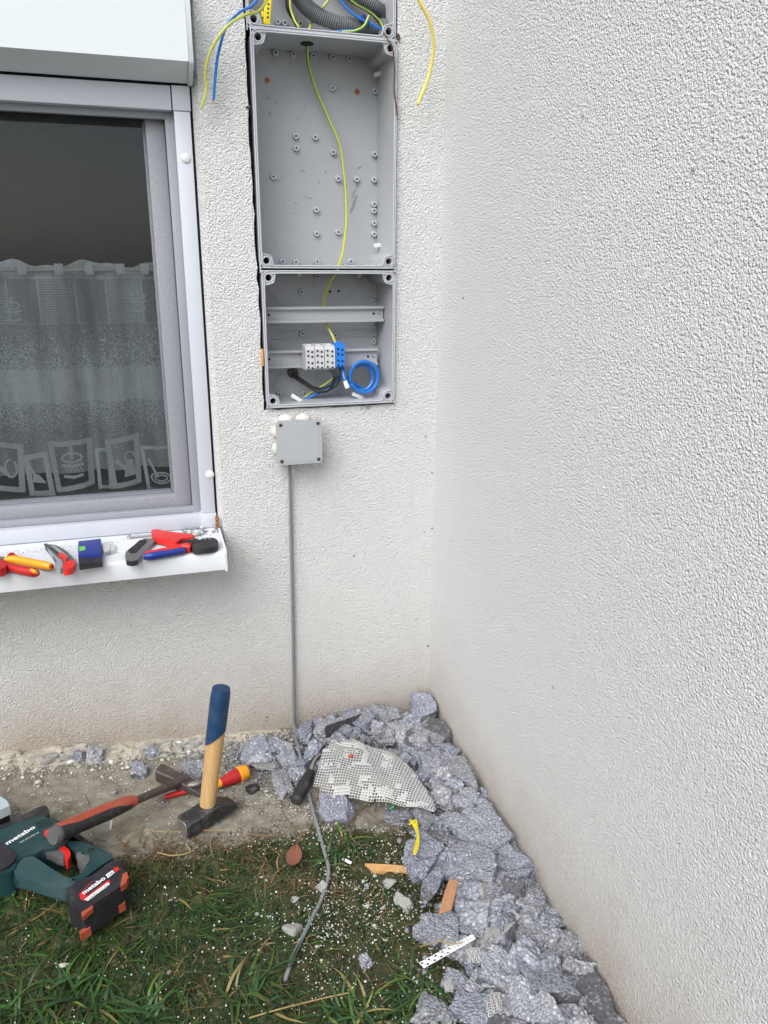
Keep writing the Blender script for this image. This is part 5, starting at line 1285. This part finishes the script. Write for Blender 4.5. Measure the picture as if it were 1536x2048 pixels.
# small chunks: individuals, shared meshes
small = [chunk_mesh('small_foam_piece', random.uniform(.026, .038), random.uniform(.02, .03), random.uniform(.014, .024), 500 + k, 1 if k % 4 == 0 else 0, k % 5 == 0, 5) for k in range(12)]
cnt = 0
while cnt < 290:
    x = random.uniform(-.58, -.008); y = random.uniform(-1.02, -.008); m_ = float(mound(x, y))
    if m_ < .006 and random.random() > .03: continue
    if x < -.35 and random.random() < .5: continue
    s_ = random.choice([random.uniform(.35, .9), random.uniform(.8, 1.9)]); o = bpy.data.objects.new('small_foam_piece', random.choice(small)); COL.objects.link(o)
    o.location = (min(x, -.012 * s_), min(y, -.012 * s_), float(gh(x, y)) + m_ + .004 * s_); o.scale = (s_, s_ * random.uniform(.8, 1.2), s_ * random.uniform(.7, 1.1)); o.rotation_euler = (random.uniform(-.6, .6), random.uniform(-.6, .6), random.uniform(0, 6.28))
    tag(o, 'small grey foam fragment scattered on the rubble heap by the walls', 'foam fragment', 'small foam fragments on the heap'); cnt += 1

# ---- scattered bits built as single stuff objects
T0, TF = ico(1); ICO[1] = (T0, TF)
def scatter(name, pts, sizes, mats, mi=None, flat=.7, jitter=.25, sub=1):
    D, Fc = ico(sub); n = len(pts); V = []; FF = []; MI = []
    for k in range(n):
        sc = sizes[k] * (1 + rng.normal(0, jitter, 3)) * np.array([1, 1, flat]); a = rng.uniform(0, 6.28); c, s = math.cos(a), math.sin(a)
        Q = D * (1 + rng.normal(0, jitter * .5, len(D)))[:, None] * sc; Q = np.stack([Q[:, 0] * c - Q[:, 1] * s, Q[:, 0] * s + Q[:, 1] * c, Q[:, 2]], 1)
        V.append(Q + np.array(pts[k])); FF.append(Fc + k * len(D)); MI.append(np.full(len(Fc), 0 if mi is None else mi[k]))
    me = mesh_np(name, np.concatenate(V), np.concatenate(FF), mats, np.concatenate(MI)); o = bpy.data.objects.new(name, me); COL.objects.link(o); return o
def rnd_ground(n, fn, x0=-1.35, x1=-.01, y0=-1.1, y1=-.01):
    out = []
    while len(out) < n:
        x = rng.uniform(x0, x1, n * 3); y = rng.uniform(y0, y1, n * 3); p = fn(x, y); k = rng.uniform(0, 1, n * 3) < p
        out += list(zip(x[k], y[k]))
    out = out[:n]; X = np.array(out); return X
def onground(X, dz=0): return np.column_stack([X, gh(X[:, 0], X[:, 1]) + mound(X[:, 0], X[:, 1]) + dz])
# white foam beads: dense in the middle of the lawn and on the strip, thin to the left
def f_bead(x, y):
    e = strip_edge(x); lawn = np.exp(-((x + .33) / .22) ** 2 - ((y + .62) / .32) ** 2); cl = np.clip(vnoise(x, y, 22, 41) * 2.2 - .75, .03, 1)
    strip_ = np.exp(-((x + .42) / .16) ** 2 - ((y + .30) / .08) ** 2) * 1.0
    return np.clip((lawn + strip_ + .10) * cl, 0, 1)
X = rnd_ground(3000, f_bead); sz = rng.choice([.0008, .0011, .0015, .0021], len(X), p=[.40, .36, .19, .05]); P = onground(X, .003); grassz = (-X[:, 1] > strip_edge(X[:, 0])); P[:, 2] += np.where(grassz, rng.uniform(.002, .014, len(X)), 0)
o = scatter('foam_beads', P, sz, ['bead'], None, .9, .12); tag(o, 'tiny white foam beads sprinkled over the grass and the concrete strip', 'foam beads', kind='stuff')
# crumbs by the wall and on the strip
def f_cr(x, y):
    n_ = np.clip(-y / .11, 0, 3); return np.clip(np.exp(-n_ ** 2) * np.clip((-x - .28) / .1, 0, 1) + .35 * np.exp(-((x + .47) / .12) ** 2 - ((y + .2) / .08) ** 2) + .22 * np.exp(-((x + .36) / .14) ** 2 - ((y + .55) / .14) ** 2) + .04, 0, 1)
X = rnd_ground(6000, f_cr); sz = rng.choice([.001, .0018, .003, .005, .009], len(X), p=[.50, .36, .11, .025, .005])
o = scatter('plaster_crumbs', onground(X, .0015), sz, ['crumb', 'mortar', 'bead'], rng.choice([0, 0, 0, 1, 2], len(X)), .5, .3); tag(o, 'pale plaster crumbs and flakes along the wall base', 'crumbs', kind='stuff')
# grey foam crumbs around heap
def f_fc(x, y):
    d = seg_d(x, y, HL); return np.clip(np.exp(-(d / .13) ** 2) + .5 * np.exp(-((x + .58) / .13) ** 2 - ((y + .06) / .05) ** 2), 0, 1)
X = rnd_ground(5200, f_fc); sz = rng.choice([.0014, .0022, .0035, .006], len(X), p=[.38, .36, .19, .07])
o = scatter('foam_crumbs', onground(X, .002), sz, ['foam', 'mortar'], rng.choice([0, 0, 0, 0, 1], len(X)), .8, .25); tag(o, 'fine grey foam crumbs around the rubble heap', 'crumbs', kind='stuff')
# flakes of broken plaster ledge at wall base left
mb = MB()
for k in range(48):
    x = random.uniform(-1.3, -.52); y = -abs(random.gauss(.0, .035)) - .008; z = float(gh(x, y)) + random.uniform(.004, .012); n_ = random.randint(5, 7); r_ = random.uniform(.004, .015)
    poly = [(x + r_ * random.uniform(.6, 1.2) * math.cos(6.28 * i / n_) * 1.5, min(-.001, y + r_ * random.uniform(.6, 1.2) * math.sin(6.28 * i / n_) * .6)) for i in range(n_)]
    mb.prism(poly, z - .008, z, .0015, mi=random.choice([0, 0, 1]), seg=1)
o = centred(mb, 'plaster_flakes', ['crumb', 'mortar']); tag(o, 'broken cream plaster flakes at the left wall base', 'plaster flakes', kind='stuff')

# ---- fibreglass mesh sheet draped over the heap
def sheet(name, corners, nu, nv, arch, fill, wd, label, cat, mat='netwhite', jitter=.0, group=None, lens=None):
    """corners: 4 world points (u0v0,u1v0,u1v1,u0v1); bulging grid with real holes; fill(u,v)->True where plastered; lens(u) scales v"""
    A, B, C_, D_ = corners
    def P(u, v):
        q = A.lerp(B, u).lerp(D_.lerp(C_, u), v)
        if lens: v = v
        return q + Vector((0, 0, arch * (1 - (2 * u - 1) ** 2) * (1 - (1.6 * v - .8) ** 2) + .0025 * math.sin(u * 23 + v * 9)))
    mb = MB(); hw = wd / 2
    for i in range(nu):
        for j in range(nv):
            u0, u1, v0, v1 = i / nu, (i + 1) / nu, j / nv, (j + 1) / nv
            if lens and not lens((u0 + u1) / 2, (v0 + v1) / 2): continue
            du = hw * (u1 - u0); dv = hw * (v1 - v0)
            if fill((u0 + u1) / 2, (v0 + v1) / 2): mb.add([P(u0, v0), P(u1, v0), P(u1, v1), P(u0, v1)], [(0, 1, 2, 3)], 1); continue
            o_ = [P(u0, v0), P(u1, v0), P(u1, v1), P(u0, v1)]; n_ = [P(u0 + du, v0 + dv), P(u1 - du, v0 + dv), P(u1 - du, v1 - dv), P(u0 + du, v1 - dv)]
            mb.add(o_ + n_, [(0, 1, 5, 4), (1, 2, 6, 5), (2, 3, 7, 6), (3, 0, 4, 7)])
    o = centred(mb, name, [mat, 'patch'])
    sol = o.modifiers.new('thick', 'SOLIDIFY'); sol.thickness = .0007
    tag(o, label, cat, group); return o
cs = [G(622, 1592, .032), G(868, 1622, .050), G(905, 1560, .078), G(655, 1462, .072)]
def lens_fn(u, v):
    top = .30 + .78 * math.sin(math.pi * min(1, (u * .86 + .14) ** .92)) ** .9 if u < .55 else 1.08 - .95 * ((u - .5) / .5) ** 1.5
    low = .0 + .12 * (u < .06) + .03 * float(vnoise(u, 3.3, 26, 71)); top -= .03 * float(vnoise(u, 9.1, 30, 72))
    return low <= v <= top
def fillA(u, v):
    n_ = float(vnoise(u * 1.0, v * .7, 13, 61)); return n_ > .70 or (abs(u - .60) < .16 and abs(v - .17) < .09 and n_ > .38) or (float(vnoise(u, v, 44, 62)) > .86)
sheet('plaster_mesh_sheet', cs, 45, 24, .018, fillA, .30, 'large curled white fibreglass mesh sheet with plaster stuck to it', 'mesh sheet', lens=lens_fn)
p = G(702, 1512, .095); mb = MB(); mb.sphere(p, .006, 2, (1.2, .8, .7)); o = centred(mb, 'brick_crumb', 'orange'); tag(o, 'small reddish crumb on the mesh sheet', 'crumb')
# white flat plaster patch stuck to the lower mesh
for nm, q in (('near the bottom edge', [(932, 1900), (962, 1895), (968, 1930), (936, 1925)]), ('beside the plaster piece', [(888, 1965), (903, 1955), (908, 1985), (890, 1985)]), ('low in the frame', [(975, 1990), (1000, 1985), (1005, 2020), (965, 2045)])):
    cs = [G(*q[3], .035), G(*q[2], .045), G(*q[1], .050), G(*q[0], .040)]
    sheet('plaster_mesh_scrap', cs, 7, 8, .006, lambda u, v: False, .34, 'torn scrap of white fibreglass mesh ' + {'near the bottom edge': 'right of the slotted strip end', 'beside the plaster piece': 'left of the plaster covered piece', 'low in the frame': 'lowest in the frame between two chunks'}[nm], 'mesh scrap', group='torn mesh scraps')
# slotted white strip
cs = [G(838, 1926, .022), G(945, 1868, .045), G(952, 1878, .045), G(848, 1937, .022)]
A, B, C_, D_ = cs; mb = MB(); nU = 16
for i in range(nU):
    for j in range(2):
        u0, u1, v0, v1 = i / nU, (i + 1) / nU, j / 2, (j + 1) / 2; Pf = lambda u, v: A.lerp(B, u).lerp(D_.lerp(C_, u), v); du, dv = .16 * (u1 - u0), .22 * (v1 - v0)
        if i < 9 and (i + j) % 2 == 0:
            mb.add([Pf(u0, v0), Pf(u1, v0), Pf(u1, v1), Pf(u0, v1), Pf(u0 + du, v0 + dv), Pf(u1 - du, v0 + dv), Pf(u1 - du, v1 - dv), Pf(u0 + du, v1 - dv)], [(0, 1, 5, 4), (1, 2, 6, 5), (2, 3, 7, 6), (3, 0, 4, 7)])
        else: mb.add([Pf(u0, v0), Pf(u1, v0), Pf(u1, v1), Pf(u0, v1)], [(0, 1, 2, 3)])
o = centred(mb, 'slotted_strip', 'white'); o.modifiers.new('thick', 'SOLIDIFY').thickness = .0012; tag(o, 'white perforated plastic corner strip lying at the heap edge', 'plastic strip')
# splinters
def splinter(a, b, wd, lift, mat, label):
    p, q = G(*a, lift), G(*b, lift); d = (q - p); n_ = Vector((-d.y, d.x, 0)).normalized() * wd / 2
    P = [p + n_ * .9, p + d * .12 + n_ * 1.0, p + d * .5 + n_ * 1.05, q + n_ * .9 - d * .06, q + n_ * .2, q - d * .03 - n_ * .3, q - n_ * 1.0 - d * .0, p + d * .5 - n_ * 1.0, p + d * .16 - n_ * 1.05, p + d * .08 - n_ * .2]
    z = min(p.z, q.z); mb = MB(); mb.prism([(v.x, v.y) for v in P], z - .010, z, .0012, seg=1)
    o = centred(mb, 'wood_splinter', mat); ang = math.atan2(d.y, d.x); tag(o, label, 'wood splinter')
    for v in o.data.vertices:
        f = ((v.co + o.location - p).to_2d().dot(d.to_2d())) / d.to_2d().length_squared; v.co.z += (q.z - p.z) * max(0, min(1, f))
splinter((730, 1723), (820, 1728), .017, .020, 'splint', 'pale yellow wood splinter lying across the grass at the heap')
splinter((888, 1818), (910, 1742), .020, .046, 'splint2', 'reddish wood splinter standing between two foam chunks')
splinter((1168, 2030), (1180, 2060), .012, .020, 'splint', 'wood splinter by the wall at the bottom edge')
# yellow wire offcuts, blue strands, green scrap
mb = MB()
for k in range(4):
    dx = (k - 1.5) * 2.2; mb.tube([G(826 + dx * 2, 1640, .036), G(832 + dx, 1655, .040), G(836 + dx * .5, 1672, .056), G(834 + dx, 1690, .064), G(829 + dx * .6, 1708, .066)], .0013, 6, 5)
mb.tube([G(818, 1650, .026), G(830, 1641, .032), G(836, 1650, .030)], .0013, 6, 5)
o = centred(mb, 'yellow_strap', 'ywire'); tag(o, 'bundle of bright yellow plastic strands hanging off a foam piece', 'strands')
mb = MB()
for k in range(3): mb.tube([G(905 + k * 3, 1832, .02), G(918, 1818 + k, .03), G(940, 1806 + k * 2, .038), G(962, 1802 + k, .042), G(975, 1805 - k * 2, .04)], .0007, 6, 5)
o = centred(mb, 'blue_strands', 'wblue'); tag(o, 'thin blue strands across the foam chunks', 'strands')
mb = MB(); p = G(780, 1610, .015)
mb.tube([G(772, 1606, .018), G(784, 1604, .022), G(788, 1614, .018), G(778, 1620, .012)], .0035, 8, 5, flat=.5); mb.tube([G(780, 1614, .014), G(776, 1628, .012), G(772, 1636, .008)], .0032, 8, 5, mi=1, flat=.5)
o = centred(mb, 'tape_scrap', ['wgreen', 'wblue']); tag(o, 'scrap of green and blue tape beside the flat foam block', 'tape scrap')
mb = MB(); mb.tube([G(873, 1880, .045), G(905, 1888, .045), G(925, 1884, .05)], .0012, 6, 5); mb.tube([G(840, 1893, .012), G(870, 1885, .04)], .0009, 6, 4); mb.build('x', 'wblue') if False else None
o = centred(mb, 'thin_wire', 'straw'); tag(o, 'thin pale wire across the slotted strip', 'wire')
mb = MB(); mb.box(G(694, 1722, .012), (.022, .006, .003), .001, Matrix.Rotation(-.9, 4, 'Z')); o = centred(mb, 'plastic_shard', 'white'); tag(o, 'small white plastic shard in the grass left of the pale splinter', 'plastic shard')
mb = MB(); mb.box(G(222, 1650, .008), (.004, .006, .018), .001, Matrix.Rotation(.2, 4, 'Y')); o = centred(mb, 'plastic_shard', 'white'); tag(o, 'tiny white shard on the strip below the masonry hammer grip', 'plastic shard')
# dark stone near sledge
p = G(503, 1578, .006); me = chunk_mesh('dark_pebble', .026, .020, .014, 77, 0, False, 3, .6); me.materials.clear()
for _ in range(3): me.materials.append(MAT['blackiron'])
o = bpy.data.objects.new('dark_pebble', me); COL.objects.link(o); o.location = p; tag(o, 'dark pebble on the strip right of the sledge hammer', 'pebble')
# leaf
lf = G(588, 1712, .018); up_ = G(592, 1690, .022) - G(584, 1734, .014); sd_ = Vector((up_.y, -up_.x, 0)).normalized(); mb = MB(); nL = 14; vs = []
for i in range(nL + 1):
    t_ = i / nL; w_ = .0155 * math.sin(math.pi * t_ ** .85) ** .8 if 0 < t_ < 1 else 0
    c_ = lf + up_ * (t_ - .5) * 1.05; vs += [c_ - sd_ * w_ + Vector((0, 0, .003)), c_ + Vector((0, 0, -.001)), c_ + sd_ * w_ * 1.05 + Vector((0, 0, .004))]
mb.add(vs, [(3 * i + a_, 3 * i + a_ + 1, 3 * i + a_ + 4, 3 * i + a_ + 3) for i in range(nL) for a_ in (0, 1)], 0, True)
mb.tube([lf + up_ * .5, lf + up_ * .72 + sd_ * .002], .0007, 5, 2)
o = centred(mb, 'fallen_leaf', 'leaf'); tag(o, 'dry reddish brown leaf at the edge of the grass', 'leaf')
# twigs
TW = [([(695, 1650), (730, 1612), (770, 1598), (830, 1605)], 'branching brown twig below the mesh sheet', .0016), ([(720, 1612), (745, 1632), (775, 1650), (812, 1672)], 'thin twig slanting down to the yellow strands', .0010), ([(560, 1618), (575, 1640), (590, 1660), (602, 1680)], 'thin twig on the strip left of the cable', .0010),
      ([(625, 1662), (605, 1668), (598, 1682), (592, 1690)], 'curved twig above the brown leaf', .0014), ([(610, 1607), (640, 1595), (662, 1580)], 'twig crossing the trowel handle end', .0016), ([(497, 1668), (540, 1672), (570, 1668)], 'flat dark green stalk on the strip edge', .0026),
      ([(290, 1660), (340, 1664), (400, 1660), (460, 1662)], 'long straw stem on the mossy strip', .0008), ([(315, 1705), (345, 1711), (380, 1704), (372, 1688)], 'forked dry stalk on the moss below the sledge hammer', .0014), ([(498, 2036), (560, 2018), (640, 1998), (700, 1985)], 'long dry stem low in the grass', .0012), ([(238, 1700), (262, 1670), (285, 1650)], 'straw stem beside the drill battery', .0010), ([(690, 1640), (700, 1668), (715, 1688), (735, 1690)], 'bent twig on the strip above the pale splinter', .0012)]
for pts, lab, r_ in TW:
    mb = MB(); mb.tube([G(*q, .008 + (k % 2) * .004) for k, q in enumerate(pts)], r_, 6, 5); m_ = 'straw' if ('straw' in lab or 'dry' in lab) else 'twig'
    if 'branching' in lab: mb.tube([G(755, 1602, .010), G(748, 1625, .006)], .0009, 5, 3); mb.tube([G(790, 1600, .012), G(800, 1585, .016)], .0009, 5, 3)
    o = centred(mb, 'twig' if m_ == 'twig' else 'dry_stem', m_); tag(o, lab, 'twig' if m_ == 'twig' else 'dry stem')

# ================================================================== grass and moss
def blades(name, X, L, Wd, lean, az, col, seg=5, lift=0, droop=1.0):
    n = len(X); base = np.column_stack([X, gh(X[:, 0], X[:, 1]) - .002 + lift]); d = np.stack([np.cos(az), np.sin(az)], 1); s = np.stack([-np.sin(az), np.cos(az)], 1)
    curl = rng.normal(0, .5, n); V = np.zeros((n, (seg + 1) * 2, 3)); pos = base.copy(); ang = lean.copy(); a2 = az.copy()
    zg = base[:, 2]
    for k in range(seg + 1):
        t = k / seg; w = Wd * (1 - t ** 2.2) * (.75 + .5 * min(t * 3, 1) * .5) + .0002
        s = np.stack([-np.sin(a2), np.cos(a2), 0 * a2], 1)
        tw = rng.normal(0, .1, n)
        V[:, 2 * k] = pos - s * w[:, None] / 2; V[:, 2 * k + 1] = pos + s * w[:, None] / 2 + np.column_stack([0 * w, 0 * w, w * tw * 2])
        st = L / seg; pos = pos + np.column_stack([np.cos(a2) * np.cos(ang) * st, np.sin(a2) * np.cos(ang) * st, np.sin(ang) * st])
        g_ = gh(pos[:, 0], pos[:, 1]) + .002 + lift * 0; pos[:, 2] = np.maximum(pos[:, 2], g_)
        ang = ang - droop * (lean / seg) * 1.5; a2 = a2 + curl / seg
    q = np.array([[2 * k, 2 * k + 1, 2 * k + 3, 2 * k + 2] for k in range(seg)]); Fq = (q[None] + (np.arange(n) * (seg + 1) * 2)[:, None, None]).reshape(-1, 4)
    me = mesh_np(name, V.reshape(-1, 3), Fq, ['grass']); at = me.attributes.new('tint', 'FLOAT_COLOR', 'POINT')
    c = np.repeat(col, (seg + 1) * 2, 0); c = np.column_stack([c, np.ones(len(c))]); at.data.foreach_set('color', c.ravel())
    return me
def near_heap(x, y): return mound(x, y) > .004
bx0, by0 = [], []
def f_gr(x, y):
    e = strip_edge(x); into = -y - e; d = np.clip((into + .005) / .05, 0, 1)
    left = np.clip((-x - .42) / .22, 0, 1); low = np.clip((-y - .72) / .15, 0, 1)
    patch = np.clip(vnoise(x, y, 11, 51) * 2.6 - .95, .05, 1)
    dens = np.clip(.26 + .75 * left + .85 * low + .7 * np.exp(-((x + .34) / .08) ** 2 - ((y + .44) / .05) ** 2), 0, 1) * (patch * .75 + .25)
    return dens * d * (~near_heap(x, y))
def tints(n, X):
    base = np.array([[.032, .064, .024], [.050, .092, .028], [.028, .056, .032], [.085, .115, .030], [.046, .056, .022]])
    c = base[rng.choice(5, n, p=[.3, .22, .28, .06, .14])] * np.array([1.05, 1.2, .8]) * rng.uniform(.32, .88, n)[:, None]
    st = rng.uniform(0, 1, n) < .045; c[st] = np.array([.20, .14, .06]) * rng.uniform(.5, 1.25, st.sum())[:, None]; return c
N1 = 16000; X = rnd_ground(N1, f_gr, -1.35, -.03, -1.12, -.2)
flow = vnoise(X[:, 0], X[:, 1], 5, 52) * 5.5 + rng.normal(0, .85, N1) + math.pi * .75
L = rng.uniform(.020, .062, N1) * (.55 + .6 * np.clip((-X[:, 0] - .35) / .3, 0, 1)) ; L = np.maximum(L, .018)
me = blades('grass', X, L, rng.uniform(.0022, .0050, N1), rng.uniform(.03, .34, N1), flow, tints(N1, X))
o = bpy.data.objects.new('grass', me); COL.objects.link(o); tag(o, 'wet dark green grass lying flat on the lawn', 'grass', kind='stuff')
# tall broader tufts at the bottom of the frame and beside the pale splinter
def f_tuft(x, y):
    c = 0
    for q in ((930, 2020), (880, 2035), (700, 2030), (730, 2045), (300, 2040), (50, 2030), (150, 2000), (685, 1712), (850, 2010), (520, 1990)):
        g_ = G(*q); c = c + np.exp(-((x - g_.x) / .035) ** 2 - ((y - g_.y) / .03) ** 2)
    return np.clip(c, 0, 1)
N2 = 480; X = rnd_ground(N2, f_tuft, -1.3, -.15, -1.1, -.3); cl = tints(N2, X) * np.array([1.15, 1.35, 1.1])
me = blades('grass_tuft', X, rng.uniform(.04, .09, N2), rng.uniform(.0035, .0062, N2), rng.uniform(.15, .8, N2), rng.uniform(0, 6.28, N2), cl, seg=7)
o = bpy.data.objects.new('grass_tuft', me); COL.objects.link(o); tag(o, 'broader fresh green grass tufts near the bottom of the lawn', 'grass', kind='stuff')
# moss: short dense fuzz
def f_moss(x, y):
    e = strip_edge(x); into = -y - e + .05; return np.clip(into / .06, 0, 1) * np.clip(vnoise(x, y, 26, 53) * 2 - .4, .1, 1) * (~near_heap(x, y))
N3 = 60000; X = rnd_ground(N3, f_moss, -1.35, -.03, -1.12, -.18)
mc = np.array([[.070, .076, .018], [.10, .10, .024], [.038, .048, .014], [.10, .075, .030]])[rng.choice(4, N3, p=[.38, .22, .28, .12])] * rng.uniform(.35, 1.0, N3)[:, None]
me = blades('moss', X, rng.uniform(.004, .013, N3), rng.uniform(.0008, .0020, N3), rng.uniform(.5, 1.4, N3), rng.uniform(0, 6.28, N3), mc, seg=2)
o = bpy.data.objects.new('moss', me); COL.objects.link(o); tag(o, 'olive moss between the grass and along the strip edge', 'moss', kind='stuff')
# dead brown clippings patches
def f_dead(x, y):
    c = .04
    for q in ((560, 1760), (330, 1690), (600, 1780), (270, 1720), (380, 1700), (650, 1790), (500, 1700)):
        g_ = G(*q); c = c + np.exp(-((x - g_.x) / .05) ** 2 - ((y - g_.y) / .02) ** 2)
    return np.clip(c, 0, 1) * (~near_heap(x, y)) * (-y > .2)
N4 = 900; X = rnd_ground(N4, f_dead, -1.3, -.05, -1.1, -.2); dc = np.array([.15, .10, .045]) * rng.uniform(.4, 1.3, N4)[:, None]
me = blades('dead_grass', X, rng.uniform(.02, .06, N4), rng.uniform(.0010, .0022, N4), rng.uniform(.1, .4, N4), rng.uniform(0, 6.28, N4), dc, seg=4, lift=.004)
o = bpy.data.objects.new('dead_grass', me); COL.objects.link(o); tag(o, 'dry brown grass clippings matted along the strip edge', 'dead grass', kind='stuff')

# dirt specks on the walls
mb = MB()
for (px, py, r_) in ((926, 596, 3), (864, 1057, 3), (850, 1064, 1.6), (820, 1077, 1.4), (902, 1082, 2), (928, 1095, 1.4), (708, 1112, 3), (783, 1221, 1.2), (832, 1239, 2.4), (856, 1292, 3), (880, 1238, 1.4), (864, 946, 2.4), (851, 873, 2.2), (860, 1130, 1.4), (534, 1434, 3), (533, 1442, 2), (350, 1193, 1.4), (1340, 375, 1.6), (1102, 234, 1.4), (798, 1353, 1.4), (965, 1113, 1.2), (1028, 1160, 1.2), (742, 430, 1.2), (797, 408, 1.4), (450, 150, 1.3)):
    if px > 872: p = U(px, py, 0, -.0006); mb.sphere(p, r_ * .00085, 1, (.4, 1, random.uniform(.8, 1.5)))
    else: p = U(px, py, 1, -.0006); mb.sphere(p, r_ * .00085, 1, (1, .4, random.uniform(.8, 1.5)))
o = centred(mb, 'dirt_specks', 'greyrub'); tag(o, 'tiny dark dirt specks stuck on the plaster near the corner', 'dirt', kind='stuff')
